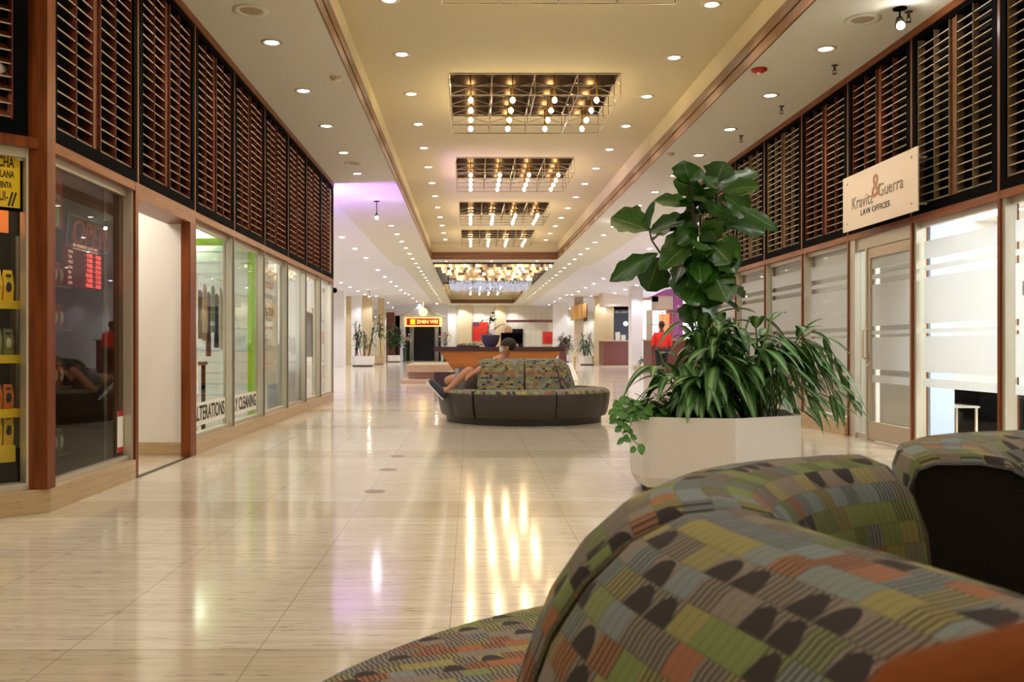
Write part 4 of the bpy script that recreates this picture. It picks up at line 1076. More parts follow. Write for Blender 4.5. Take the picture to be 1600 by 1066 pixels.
# paintings and far door
t = thing('painting', 'tall red painting with a purple corner on the far wall', 'painting', (.68, 67.9, 1.4))
box((.19, 67.86, 1.4), (1.3, 67.95, 2.8)).build('canvas', pm('red_canvas', (214, 44, 22), .6), t)
box((.19, 67.85, 2.5), (.62, 67.86, 2.8)).build('purple_patch', pm('purple_paint', (110, 50, 80), .6), t)
t = thing('painting', 'small square red painting beside the dark beam', 'painting', (5.72, 67.9, 1.2))
box((5.3, 67.85, 1.2), (6.14, 67.95, 2.1)).build('canvas', pm('red_canvas_square', (224, 52, 30), .6), t)
box((5.48, 67.84, 1.3), (5.96, 67.85, 1.75)).build('inner_square', pm('deep_red_paint', (196, 36, 22), .6), t)
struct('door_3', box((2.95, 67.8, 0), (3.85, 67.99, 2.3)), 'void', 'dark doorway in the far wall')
struct('trim_48', MB().box((2.6, 67.3, 2.78), (6.5, 67.6, 2.95)), 'mahog', 'dark red beam over the recess in the far wall')
struct('trim_49', MB().box((-.9, 67.7, 0), (.1, 67.95, 4.4)).box((1.8, 67.7, 0), (2.55, 67.95, 4.4)), 'tan', 'tan pilasters of the far wall')
# right side of the hall
pillar(50, (6.66, 49.6, 0), (7.24, 50.0, 4.2), 'tan', 'tan ribbed pilaster on the right')
pillar(51, (7.24, 50, 0), (10.5, 50.3, 4.3), 'tan', 'tan wall behind the right counters')
pillar(52, (5.7, 64, 0), (6.7, 64.4, 4.1), 'white_wall', 'white column at the far right')
pillar(53, (6.4, 57, 0), (6.95, 57.4, 4.1), 'beige', 'pinkish panel under the gold wall box')
pillar(54, (7.12, 41, 0), (7.62, 41.8, 4.0), 'white_wall', 'white square column on the right')
t = thing('wall_lantern_box', 'gold slatted box hung high on the right pilaster', 'wall box', (6.5, 55.6, 2.6))
s = MB()
for i in range(6): s.box((6.15+i*.13, 55.4+.02*(i % 2), 2.6+i*.03), (6.27+i*.13, 56.9, 3.45+i*.03))
s.build('box', pm('gold_panel', (226, 176, 106), .35, .3), t)
box((6.95, 55.5, 2.55), (7.0, 57, 3.6)).build('side_panel', 'mahog', t)
# left kiosk (counter with dark display)
t = thing('shop_counter', 'red brown counter with a dark menu window beside the white column', 'shop counter', (7.4, 47, 0))
box((6.72, 46.8, .06), (8.2, 48.5, 1.27)).build('base', 'mahog', t)
box((6.68, 46.7, 1.27), (8.25, 48.6, 1.32)).build('countertop', 'stone', t)
box((6.72, 46.8, 0), (8.2, 48.5, .06)).build('plinth', 'stone', t)
MB().box((6.72, 46.9, 3.05), (8.2, 48.5, 4.1)).build('bulkhead', 'beige', t)
box((7.33, 47.4, 1.32), (8.15, 47.5, 3.05)).build('display_window', pm('dark_display', (30, 34, 44), .2), t)
box((7.33, 47.35, 2.9), (8.15, 47.4, 3.08)).build('sign_board', 'black', t)
text('lettering', 'GRILL & BEACH', .13, (7.74, 47.34, 2.76), FRONT, 'paper', t, .003, sx=.8)
MB().tube([(7.92, 47.38, 2.18), (7.92, 47.33, 2.18)], .13, 20).build('round_clock_face', 'paper', t)
MB().box((7.38, 47.2, 1.32), (7.62, 47.38, 1.75)).box((7.66, 47.2, 1.32), (7.9, 47.38, 1.6)).build('equipment', 'alu', t)
# right kiosk, magenta
t = thing('kiosk', 'magenta and beige kiosk with red brown counter behind the person in red', 'kiosk', (7.9, 36, 0))
box((7.0, 35.8, 0), (9.2, 37.6, 1.24)).build('base', 'mahog', t)
box((6.95, 35.7, 1.24), (9.3, 37.7, 1.29)).build('countertop', 'stone', t)
M['magenta'] = pm('magenta_panel', (176, 96, 170), .5)
box((7.88, 35.9, 1.29), (8.22, 37.4, 3.25)).build('magenta_panel', 'magenta', t)
MB().add([(7.05, 35.9, 2.98), (7.88, 35.9, 2.98), (7.88, 35.9, 3.25), (7.6, 35.9, 3.22), (7.05, 37.4, 2.98), (7.88, 37.4, 2.98), (7.88, 37.4, 3.25), (7.6, 37.4, 3.22)], [(0, 1, 2, 3), (7, 6, 5, 4), (0, 3, 7, 4), (3, 2, 6, 7), (0, 4, 5, 1)]).build('sloped_canopy', 'magenta', t)
box((7.28, 35.95, 2.45), (7.86, 37.3, 2.98)).build('beige_box', 'beige', t)
box((7.05, 35.95, 2.75), (7.28, 36.05, 2.95)).build('dark_sign', 'black', t)
g_ = MB().box((7.05, 36, 1.29), (7.07, 37.2, 2.45)).box((7.45, 36, 1.29), (7.47, 36.02, 2.45)).box((7.84, 36, 1.29), (7.86, 36.02, 2.45)).box((7.05, 36, 1.85), (7.86, 37, 1.87)); g_.build('display_case', 'alu', t)
box((7.5, 36.6, 1.3), (7.84, 37, 2.3)).build('menu_panel', pm('orange_menu', (236, 150, 96), .5, emit=.4), t)
for i, ch in enumerate('$', 0): pass
text('lettering', 'R', .24, (8.05, 35.89, 2.98), FRONT, 'paper', t, .003); text('lettering', 'P', .24, (8.05, 35.89, 2.52), FRONT, 'paper', t, .003); text('lettering', 'S', .24, (8.05, 35.89, 2.22), FRONT, 'paper', t, .003)
t = thing('light_wall_panel', 'bright cool lit panel behind the magenta kiosk', 'light panel', (8.9, 40, 0))
box((7.75, 44, 0), (10.4, 44.1, 3.2)).build('panel', pm('lit_white_panel', (232, 236, 250), .5, emit=.45), t)  # emissive sheet imitates the bright white opening behind the kiosk

# ---------------------------------------------------------------- reception counter
t = thing('reception_counter', 'long amber wood reception counter with dark stone top', 'counter', (.7, 22.4, 0))
s = MB().add([(-.74, 22.05, .89), (2.14, 22.05, .89), (1.62, 22.3, .06), (-.12, 22.3, .06), (-.74, 23.1, .89), (2.14, 23.1, .89), (1.62, 23, .06), (-.12, 23, .06)],
    [(0, 3, 2, 1), (4, 5, 6, 7), (0, 1, 5, 4), (3, 7, 6, 2), (0, 4, 7, 3), (1, 2, 6, 5)])
s.build('body', 'maple', t)
box((-.87, 21.95, .89), (2.22, 23.2, 1.0)).build('countertop', 'granite', t)
box((-.1, 22.35, 0), (1.6, 22.95, .06)).build('plinth', 'dark', t)
box((-.86, 22.0, 0), (-.28, 23.2, .40)).build('stone_block', 'granite', t)
t = thing('stone_platform', 'low stepped travertine platform left of the reception counter', 'platform', (-1.2, 27, 0))
box((-1.8, 25.9, .28), (-.35, 30, .50)).build('upper_slab', 'stone', t, bevel=.01)
box((-1.9, 25.3, 0), (-.35, 30, .10)).build('lower_step', 'stone', t, bevel=.01)
box((-1.75, 26.1, .10), (-.4, 30, .28)).build('riser', 'stone', t)
t = thing('computer_monitor', 'back of a black computer monitor on the reception counter', 'monitor', (1.02, 22.5, 1.0))
MB().box((.74, 22.5, 1.08), (1.26, 22.56, 1.34)).box((.8, 22.56, 1.12), (1.2, 22.6, 1.3)).build('screen', 'black', t, bevel=.01)
MB().tube([(1.0, 22.56, 1.0), (1.0, 22.56, 1.15)], .03, 8).box((.86, 22.45, 1.0), (1.14, 22.68, 1.015)).build('stand', 'black', t)
t = thing('papers', 'white papers lying on the right half of the reception counter', 'papers', (1.6, 22.3, 1.0))
box((1.35, 22.15, 1.0), (1.75, 22.5, 1.012)).build('sheets', 'paper', t)
t = thing('ribbed_bowl', 'large ribbed purple grey bowl on the reception counter', 'bowl', (.49, 22.75, 1.0))
s = MB(); vs = []; fs = []; n = 48
for (r, z) in ((.12, 0), (.14, .02), (.2, .12), (.24, .27), (.245, .29), (.22, .28), (.18, .2)):
    for k in range(n): rr = r*(1+(.03 if k % 4 < 2 else -.02)); vs.append((.49+rr*math.cos(2*PI*k/n), 22.75+rr*math.sin(2*PI*k/n), 1+z))
for i in range(6):
    for k in range(n): fs.append((i*n+k, i*n+(k+1)%n, (i+1)*n+(k+1)%n, (i+1)*n+k))
fs.append(tuple(reversed(range(n)))); fs.append(tuple(6*n+k for k in range(n)))
s.add(vs, fs).build('bowl', pm('purple_grey_glaze', (92, 84, 92), .25, var=.15, vscale=20), t, smooth=True)
t = thing('counter_plant', 'broad leafed plant rising from the ribbed bowl', 'plant', (.42, 22.75, 1.2))
s = MB(); random.seed(21)
for i in range(26):
    q = Vector((.38+random.uniform(-.14, .12), 22.75+random.uniform(-.1, .1), 1.25+random.uniform(0, .42)))
    if i > 14: q = Vector((.50+random.uniform(-.05, .08), 22.75, 1.6+random.uniform(0, .22)))
    b = random.uniform(0, 2*PI); leafmesh(s, q, (math.cos(b), math.sin(b)*.6, random.uniform(-.4, .7)), (0, 0, 1), random.uniform(.12, .2), random.uniform(.04, .06), 'fig', .02, .3, .2, 6)
s.build('foliage', 'fig', t, smooth=True)
MB().tube([(.42, 22.75, 1.18), (.45, 22.75, 1.5), (.5, 22.75, 1.78)], .01, 5).build('stem', 'stem', t)
t = thing('white_vase', 'white vase with thin dark twigs behind the ribbed bowl', 'vase', (.56, 23.08, 1.0))
MB().lathe([(.05, 0), (.06, .1), (.045, .3), (.05, .42)], (.56, 23.08, 1.0), 14).build('vase', 'paper', t, smooth=True)
s = MB()
for k in range(5): s.tube([(.56, 23.08, 1.4), (.62+.05*k, 23.08, 1.5+.02*k), (.64+.07*k, 23.05, 1.62-.03*k)], .005, 4)
s.build('twigs', 'stem', t)
t = thing('counter_greenery', 'low leafy greenery along the left half of the reception counter', 'plant', (-.1, 22.7, 1.0))
s = MB(); random.seed(31)
for i in range(110):
    q = Vector((random.uniform(-.3, .3), 22.8+random.uniform(-.12, .12), 1.02+random.uniform(0, .05))); b = random.uniform(0, 2*PI)
    leafmesh(s, q, (math.cos(b), math.sin(b), random.uniform(.2, 1)), (0, 0, 1), random.uniform(.06, .11), .018, 'lance', 0, .5, .2, 4)
s.build('foliage', 'pothos', t, smooth=True)
box((-.34, 22.68, 1.0), (.22, 22.92, 1.03)).build('tray', 'dark', t)
def flowers(label, x, y, z0, h, seed, pot):
    t = thing('flower_arrangement', label, 'flowers', (x, y, z0)); random.seed(seed); s = MB(); f = MB()
    MB().lathe([(.16, 0), (.1, .1), (.13, h*.45), (.16, h*.5)], (x, y, z0), 14).build('vase', pot, t, smooth=True)
    for i in range(34):
        a = random.uniform(0, 2*PI); r = random.uniform(0, .45); q = (x+r*math.cos(a), y+r*.6*math.sin(a), z0+h*random.uniform(.6, 1))
        s.tube([(x, y, z0+h*.5), q], .008, 4); f.ball(q, random.uniform(.04, .07), 5)
        leafmesh(s, q, (math.cos(a), math.sin(a), -.4), (0, 0, 1), .2, .04, 'lance', 0, .6, .2, 4)
    s.build('stems', 'palm', t); f.build('blossoms', pm('pink_white_petals', (226, 190, 186), .7), t)
flowers('pink white flowers on a tall dark vase left of the restaurant doorway', -4.45, 63.0, 0, 1.9, 3, 'palm')
flowers('pink white flowers right of the restaurant doorway', -1.75, 63.6, 0, 2.0, 4, 'palm')
t = thing('orchid_stand', 'tall dark leafed decorative plant before the far right wall', 'plant', (6.3, 66.3, 0))
s = MB(); random.seed(9)
MB().lathe([(.2, 0), (.12, .3), (.1, .9), (.15, 1.2)], (6.3, 66.3, 0), 12).build('pot', 'leather_black', t, smooth=True)
for i in range(70):
    a = random.uniform(0, 2*PI); q = Vector((6.3+random.uniform(-.2, .2), 66.3, 1.1+random.uniform(.1, 1.8)))
    leafmesh(s, q, (math.cos(a), .3*math.sin(a), random.uniform(-.3, .8)), (0, 0, 1), .5, .06, 'lance', 0, .8, .2, 4)
s.build('foliage', 'palm', t, smooth=True)
t = thing('dried_bush', 'round purplish dried bush left of the right planters', 'plant', (4.35, 44, 0))
box((4.2, 43.9, 0), (4.55, 44.3, 1.05)).build('pedestal', 'mahog', t)
s = MB(); random.seed(12)
for i in range(260):
    a = random.uniform(0, 2*PI); e = random.uniform(-.2, 1.4); d = Vector((math.cos(a)*math.cos(e), math.sin(a)*math.cos(e), math.sin(e)))
    leafmesh(s, Vector((4.5, 44.1, 1.1))+d*random.uniform(.05, .3), d, (0, 0, 1), .14, .025, 'lance', 0, .4, .2, 3)
s.build('foliage', pm('dried_purple_leaf', (104, 72, 70), .8), t)
t = thing('brass_stanchion', 'small gold post standing on the floor right of the round sofa', 'post', (4.05, 36, 0))
MB().lathe([(.13, 0), (.13, .02), (.03, .05), (.025, .5), (.05, .54), (.05, .6), (.02, .64)], (4.05, 36, 0), 16).build('post', 'brass', t, smooth=True)
t = thing('white_board', 'white board leaning on the floor behind the round sofa', 'board', (2.95, 27, 0))
MB().add([(2.72, 27, .02), (3.15, 27, .02), (2.98, 27.2, .52), (2.68, 27.2, .52), (2.72, 27.03, .02), (3.15, 27.03, .02), (2.98, 27.23, .52), (2.68, 27.23, .52)], [(0, 1, 2, 3), (7, 6, 5, 4), (0, 4, 5, 1), (1, 5, 6, 2), (2, 6, 7, 3), (3, 7, 4, 0)]).build('board', 'paper', t)
MB().tube([(2.83, 27.23, .4), (2.83, 27.42, 0)], .012, 5).tube([(2.74, 27.0, .04), (2.74, 27.0, 0)], .012, 5).tube([(3.12, 27.0, .04), (3.12, 27.0, 0)], .012, 5).build('leg', 'alu', t)
t = thing('phone', 'small grey phone lying on the right rim of the round sofa', 'phone', (1.52, 12.9, .447))
box((1.45, 12.86, .447), (1.62, 12.95, .462)).build('body', 'alu_dark', t, bevel=.003)
for k, (px, py, lb) in enumerate(((602, 768, 'grey stone floor disc nearest the camera'), (607, 734, 'grey stone floor disc, middle of three'), (621, 713, 'grey stone floor disc, farthest of three'))):
    px = (585.5, 607, 621.5)[k]; Y = F/(py-VPY); x = (px-VPX)*Y/F
    t = thing('floor_disc', lb, 'floor disc', (x, Y, 0)); MB().lathe([(.072, 0), (.07, .0025)], (x, Y, 0), 24).build('plate', pm('grey_disc_%d' % k, (150, 134, 112), .3), t)

# ================================================================ PEOPLE
def skinmesh(name, nodes, edges, mat, parent, sub=1):
    keys = list(nodes); idx = {k: i for i, k in enumerate(keys)}; me = bpy.data.meshes.new(name)
    org = ORG.get(parent.name, Vector((0, 0, 0)))
    me.from_pydata([Vector(nodes[k][0])-org for k in keys], [(idx[a], idx[b]) for a, b in edges], [])
    me.materials.append(M[mat] if isinstance(mat, str) else mat)
    o = bpy.data.objects.new(name, me); C.objects.link(o); o.parent = parent; ORG[o.name] = org
    bm = bmesh.new(); bm.from_mesh(me); sl = bm.verts.layers.skin.verify(); bm.verts.ensure_lookup_table()
    for i, k in enumerate(keys):
        r = nodes[k][1]; bm.verts[i][sl].radius = r if isinstance(r, tuple) else (r, r); bm.verts[i][sl].use_root = (i == 0)
    bm.to_mesh(me); bm.free()
    m = o.modifiers.new('skin', 'SKIN'); m.use_smooth_shade = True
    m = o.modifiers.new('sub', 'SUBSURF'); m.levels = sub+1; m.render_levels = sub+1
    return o
def chain(nodes, edges, start, pts, pre):
    last = start
    for i, (p, r) in enumerate(pts): k = '%s%d' % (pre, i); nodes[k] = (p, r); edges.append((last, k)); last = k
    return last
def hand(nodes, edges, wrist, w, d, side, pre, curl=.3, down=Vector((0, 0, -1))):
    """palm and five fingers; w wrist point, d pointing direction, side toward the thumb"""
    d = Vector(d).normalized(); side = Vector(side).normalized(); w = Vector(w)
    pc = pre+'palm'; nodes[pc] = (w+d*.05, (.034, .018)); edges.append((wrist, pc))
    L = [.072, .082, .076, .060]
    for i in range(4):
        k0 = w+d*.095+side*(.030-.020*i); c1 = k0+(d+down*curl).normalized()*L[i]*.5; c2 = c1+(d+down*curl*2.5).normalized()*L[i]*.5
        nodes['%sk%d' % (pre, i)] = (k0, .010); edges.append((pc, '%sk%d' % (pre, i)))
        chain(nodes, edges, '%sk%d' % (pre, i), [(c1, .009), (c2, .0075)], '%sf%d_' % (pre, i))
    chain(nodes, edges, pc, [(w+d*.045+side*.045, .011), (w+d*.085+side*.06+down*.01, .009)], pre+'th')
# ---- seated man
t = thing('person', 'man in grey shorts and white mask lounging on the round sofa, legs crossed', 'person', (.1, 12.5, .44))
N, E = {}, []
N['hip'] = ((.00, 12.52, .56), (.14, .12))
chain(N, E, 'hip', [((.15, 12.56, .63), (.13, .11)), ((.30, 12.60, .69), (.13, .12)), ((.40, 12.61, .79), (.10, .085)), ((.455, 12.61, .87), .06), ((.485, 12.60, .94), .062), ((.50, 12.59, .995), (.088, .078)), ((.505, 12.59, 1.045), (.085, .075)), ((.505, 12.59, 1.08), (.05, .045))], 's')
chain(N, E, 's5', [((.40, 12.57, .98), .018)], 'nose')
chain(N, E, 's2', [((.38, 12.44, .83), .052), ((.26, 12.40, .77), .046), ((.18, 12.22, .76), .042), ((.10, 12.10, .70), .034), ((.06, 12.06, .67), .028)], 'ra')
hand(N, E, 'ra4', (.06, 12.06, .67), (-1, .1, -.5), (0, .5, .6), 'rh', .6)
chain(N, E, 's2', [((.30, 12.76, .76), .055), ((.14, 12.84, .68), .046), ((-.02, 12.72, .66), .032)], 'la')
hand(N, E, 'la2', (-.02, 12.72, .66), (-.8, -.5, -.1), (0, -.5, .6), 'lh', .5)
chain(N, E, 'hip', [((.02, 12.38, .57), .09), ((.00, 12.26, .66), .080), ((-.02, 12.20, .695), .066), ((-.10, 12.20, .62), .062), ((-.22, 12.2, .50), .048), ((-.32, 12.2, .42), .034), ((-.38, 12.2, .39), .035), ((-.47, 12.2, .44), .022)], 'rl')
chain(N, E, 'hip', [((-.06, 12.60, .55), .09), ((-.22, 12.72, .56), .078), ((-.32, 12.84, .53), .062), ((-.25, 13.02, .51), .055), ((-.12, 13.22, .50), .034), ((-.08, 13.30, .50), .030), ((-.02, 13.38, .49), .025)], 'll')
skinmesh('body', N, E, 'skin', t)
S1 = {'hip': ((.11, 12.55, .61), (.13, .115))}; SE = []
chain(S1, SE, 'hip', [((.19, 12.57, .65), (.14, .125)), ((.30, 12.60, .69), (.15, .14)), ((.40, 12.61, .80), (.12, .105)), ((.44, 12.61, .86), (.085, .08))], 's')
chain(S1, SE, 's1', [((.38, 12.45, .82), .068), ((.32, 12.42, .80), .062)], 'a'); chain(S1, SE, 's1', [((.30, 12.76, .76), .072), ((.20, 12.80, .71), .066)], 'b')
skinmesh('shirt', S1, SE, 'navy', t)
S1 = {'hip': ((.04, 12.52, .575), (.18, .15))}; SE = []
chain(S1, SE, 'hip', [((.02, 12.37, .575), .108), ((.0, 12.27, .65), .10)], 'r'); chain(S1, SE, 'hip', [((-.06, 12.60, .56), .108), ((-.24, 12.60, .57), .10)], 'l')
skinmesh('shorts', S1, SE, 'shorts', t)
hd = MB().ball((.52, 12.59, 1.035), .105, 14, (1.0, .86, .86)); hd.build('hair', 'hair', t, smooth=True)
MB().ball((.50, 12.503, .985), .02, 8, (.8, .5, 1.3)).build('ear', 'skin', t, smooth=True)
m_ = MB().ball((.425, 12.59, .965), .05, 12, (.7, 1.15, .95)); m_.build('face_mask', 'mask', t, smooth=True)
MB().tube([(.425, 12.53, .98), (.47, 12.502, 1.0), (.50, 12.498, 1.0)], .003, 4).tube([(.43, 12.535, .95), (.47, 12.505, .965), (.505, 12.502, .97)], .003, 4).build('mask_strap', 'mask', t)
MB().ball((.418, 12.555, 1.02), .010, 6).build('eye', 'ink', t)
def shoe(a, b, up, t):
    a, b = Vector(a), Vector(b); d = (b-a).normalized(); up = Vector(up).normalized()
    s = MB().tube([a-d*.03, a+d*.03, a+d*.12, a+d*.22, a+d*.27], [.036, .05, .046, .042, .02], 12); s.build('shoe', pm('grey_shoe', (60, 64, 76), .7), t, smooth=True)
    q = -up*.042; sd = d.cross(up).normalized(); vs = []
    for u, w_ in ((-.04, .03), (.04, .042), (.13, .04), (.22, .044), (.28, .02)):
        for sg in (-1, 1):
            for h_ in (0, -.018): vs.append(a+d*u+sd*w_*sg+q+up*h_)
    fs = []
    for i in range(4):
        o = i*4; fs += [(o, o+4, o+6, o+2), (o+1, o+3, o+7, o+5), (o, o+1, o+5, o+4), (o+2, o+6, o+7, o+3)]
    MB().add(vs, fs+[(0, 2, 3, 1), (16, 17, 19, 18)]).build('shoe_sole', 'rubber', t)
shoe((-.35, 12.2, .37), (-.47, 12.2, .50), (.6, 0, .6), t)
shoe((-.12, 13.22, .50), (-.02, 13.4, .50), (0, 0, 1), t)
# ---- person in red seen from behind
px_, py_ = 5.98, 29.0
t = thing('person', 'person in a bright red shirt and black trousers seen from behind', 'person', (px_, py_, 0))
N, E = {}, []
N['hip'] = ((px_, py_, .95), (.15, .11))
chain(N, E, 'hip', [((px_, py_, 1.12), (.14, .11)), ((px_, py_, 1.32), (.17, .12)), ((px_, py_, 1.44), (.13, .10)), ((px_, py_+.01, 1.52), .055), ((px_, py_+.02, 1.58), .06), ((px_, py_+.03, 1.66), (.082, .095)), ((px_, py_+.02, 1.74), (.07, .08))], 's')
chain(N, E, 's5', [((px_, py_+.14, 1.645), .018)], 'nose'); chain(N, E, 's5', [((px_-.095, py_+.03, 1.65), .018)], 'el'); chain(N, E, 's5', [((px_+.095, py_+.03, 1.65), .018)], 'er')
for sg, nm in ((-1, 'l'), (1, 'r')):
    chain(N, E, 's1', [((px_+sg*.19, py_, 1.40), .06), ((px_+sg*.26, py_+.02, 1.15), .048), ((px_+sg*.27, py_+.10, .93), .034)], nm+'a')
    hand(N, E, nm+'a2', (px_+sg*.27, py_+.10, .93), (0, .3, -1), (0, 1, .2), nm+'h', .2, Vector((-sg, 0, 0)))
    chain(N, E, 'hip', [((px_+sg*.10, py_, .86), .10), ((px_+sg*.11, py_+sg*.08, .50), .07), ((px_+sg*.11, py_+sg*.04, .28), .058), ((px_+sg*.11, py_+sg*.1, .08), .038), ((px_+sg*.12, py_+sg*.1+.12, .035), .032)], nm+'l')
skinmesh('body', N, E, 'skin_dark', t)
S1 = {'hip': ((px_, py_, .93), (.20, .15))}; SE = []
chain(S1, SE, 'hip', [((px_, py_, 1.12), (.20, .15)), ((px_, py_, 1.32), (.21, .15)), ((px_, py_, 1.44), (.15, .12))], 's')
for sg, nm in ((-1, 'l'), (1, 'r')): chain(S1, SE, 's1', [((px_+sg*.20, py_, 1.39), .085), ((px_+sg*.265, py_+.02, 1.15), .075), ((px_+sg*.275, py_+.07, 1.02), .06)], nm)
skinmesh('shirt', S1, SE, 'redcloth', t)
S1 = {'hip': ((px_, py_, .90), (.175, .13))}; SE = []
for sg, nm in ((-1, 'l'), (1, 'r')): chain(S1, SE, 'hip', [((px_+sg*.10, py_, .82), .115), ((px_+sg*.11, py_+sg*.08, .50), .09), ((px_+sg*.11, py_+sg*.1, .13), .07)], nm)
skinmesh('trousers', S1, SE, 'blackcloth', t)
MB().ball((px_, py_-.0, 1.70), .112, 12, (.86, .95, 1.0)).build('hair', 'hair', t, smooth=True)
# ---- receptionist
rx, ry = .98, 23.9
t = thing('person', 'fair haired person behind the black monitor at the reception counter', 'person', (rx, ry, 0))
N, E = {}, []
N['hip'] = ((rx, ry, .72), (.15, .11))
chain(N, E, 'hip', [((rx, ry, .9), (.14, .10)), ((rx, ry, 1.08), (.16, .11)), ((rx, ry, 1.18), (.12, .09)), ((rx, ry, 1.25), .05), ((rx, ry-.02, 1.31), .058), ((rx, ry-.02, 1.39), (.078, .09)), ((rx, ry-.01, 1.45), (.065, .07))], 's')
chain(N, E, 's5', [((rx, ry-.13, 1.38), .016)], 'nose')
for sg, nm in ((-1, 'l'), (1, 'r')):
    chain(N, E, 's1', [((rx+sg*.18, ry, 1.13), .055), ((rx+sg*.22, ry-.12, .93), .045), ((rx+sg*.12, ry-.38, .95), .03)], nm+'a')
    hand(N, E, nm+'a2', (rx+sg*.12, ry-.38, .95), (0, -1, 0), (-sg, 0, 0), nm+'h', .2)
    chain(N, E, 'hip', [((rx+sg*.1, ry-.05, .70), .09), ((rx+sg*.11, ry-.35, .66), .07), ((rx+sg*.11, ry-.36, .35), .055), ((rx+sg*.11, ry-.36, .08), .036), ((rx+sg*.11, ry-.48, .035), .03)], nm+'l')
skinmesh('body', N, E, 'skin', t)
S1 = {'hip': ((rx, ry, .72), (.17, .13))}; SE = []
chain(S1, SE, 'hip', [((rx, ry, .9), (.16, .12)), ((rx, ry, 1.08), (.18, .13)), ((rx, ry, 1.17), (.14, .11))], 's')
skinmesh('shirt', S1, SE, 'blackcloth', t)
MB().ball((rx, ry+.01, 1.42), .115, 12, (.9, .95, 1.0)).ball((rx, ry+.06, 1.30), .10, 10, (.95, .7, 1.1)).build('hair', 'blond', t, smooth=True)
t = thing('stool', 'dark stool under the person at the reception counter', 'stool', (rx, ry+.02, 0))
MB().lathe([(.19, .58), (.2, .61), (.18, .63)], (rx, ry+.02, 0), 18).build('seat', 'leather_black', t, smooth=True)
MB().lathe([(.2, 0), (.2, .02), (.03, .04), (.03, .58)], (rx, ry+.02, 0), 16).build('base', 'chrome', t)

# ================================================================ SIGNS AND SHOP CONTENTS
Xs = XR-.15; y0s, y1s = Xs*F/(1435-VPX), Xs*F/(1318-VPX)
t = thing('office_sign', 'pale board sign reading Kravitz & Guerra Law Offices', 'sign', (Xs, (y0s+y1s)/2, 2.25))
box((Xs-.006, y0s, 2.25), (Xs+.006, y1s, 2.84)).build('board', pm('cream_acrylic', (236, 218, 200), .35), t)
s = MB()
for y in (y0s+.12, y1s-.12):
    for z in (2.33, 2.76): s.tube([(Xs-.014, y, z), (XR-.016, y, z)], .011, 8)
s.build('standoff', 'alu', t)
text('lettering', 'Kravitz', .185, (Xs-.008, y1s-.50, 2.52), RIGHT, 'greyink', t, .001, sx=1.0)
text('lettering', 'Guerra', .185, (Xs-.008, y0s+.55, 2.56), RIGHT, 'greyink', t, .001, sx=1.0)
text('ampersand', '&', .34, (Xs-.009, (y0s+y1s)/2+.02, 2.62), RIGHT, pm('copper_ink', (176, 110, 78), .4), t, .001)
text('lettering', 'LAW OFFICES', .085, (Xs-.008, (y0s+y1s)/2+.05, 2.40), RIGHT, 'ink', t, .001, sx=1.3)
for (yc, z, sz) in ((11.15, 1.38, .13), ):
    o = text('window_15_lettering', 'KRAVITZ & GUERRA, P.A.', sz*.8, (XR+.062, yc, z), RIGHT, 'paper', None, .0005); o['kind'] = 'structure'
    o = text('window_15_lettering', 'LAW OFFICES', sz*.5, (XR+.062, yc, z+.16), RIGHT, 'paper', None, .0005); o['kind'] = 'structure'
o = text('window_13_lettering', 'Kravitz & Guerra', .16, (XR+.062, 6.7, 1.45), RIGHT, 'greyink', None, .0005); o['kind'] = 'structure'
# office furniture seen through the bright window
t = thing('office_column', 'pale blue column inside the bright office window', 'column', (4.62, 9.2, 0))
box((4.56, 9.2, 0), (4.80, 9.3, 2.6)).build('shaft', 'blueglass', t)
t = thing('office_cabinet', 'black cabinet inside the bright office window', 'cabinet', (5.4, 9.4, 0))
box((5.16, 9.4, 0), (5.9, 9.9, .55)).build('body', 'black', t); box((5.14, 9.38, .55), (5.92, 9.92, .58)).build('top', 'leather_black', t)
t = thing('side_table', 'chrome framed glass side table in the bright office', 'table', (4.98, 9.5, 0))
s = MB()
for x in (4.92, 5.12):
    for y in (9.4, 9.75): s.box((x, y, 0), (x+.02, y+.02, .38))
s.build('leg', 'chrome', t); box((4.9, 9.38, .38), (5.15, 9.8, .40)).build('top', 'alu', t)
t = thing('office_chair', 'dark office chair with pale arm behind the black cabinet', 'chair', (5.35, 8.7, 0))
MB().box((5.1, 8.5, .45), (5.55, 8.95, .52)).build('seat', 'black', t, bevel=.02)
MB().box((5.5, 8.5, .5), (5.56, 8.95, 1.0)).build('backrest', 'black', t, bevel=.02)
MB().box((5.1, 8.48, .68), (5.5, 8.53, .71)).box((5.1, 8.92, .68), (5.5, 8.97, .71)).build('armrest', 'paper', t)
MB().tube([(5.32, 8.72, .45), (5.32, 8.72, .08)], .03, 8).tube([(5.1, 8.72, .05), (5.54, 8.72, .05)], .025, 6).tube([(5.32, 8.5, .05), (5.32, 8.94, .05)], .025, 6).build('base', 'alu', t)
# left window decals
def decal(n, y0, y1, z0, z1, s_, size, label, sx=1.0, rise=0):
    t = thing('window_lettering', label, 'window lettering', (XL-.06, (y0+y1)/2, z0))
    box((XL-.066, y0, z0), (XL-.064, y1, z1)).build('strip', 'paper', t)
    text('lettering', s_, size, (XL-.062, (y0+y1)/2, (z0+z1)/2), LEFT, 'ink', t, .0004, sx=sx, bold=.004)
decal(2, 8.72, 9.88, .24, .46, 'ALTERATIONS', .20, 'white strip lettered ALTERATIONS low on the shop window', .86)
decal(3, 10.06, 11.33, .24, .46, 'DRY CLEANING', .20, 'white strip lettered DRY CLEANING low on the shop window', .86)
t = thing('window_poster', 'tall white poster with red and black lettering in the left window', 'poster', (XL-.10, 12.1, .5))
box((XL-.10, 11.55, .5), (XL-.095, 12.75, 2.0)).build('sheet', 'paper', t)
text('lettering', 'Christian', .19, (XL-.092, 12.12, 1.82), LEFT, 'red', t, .0005)
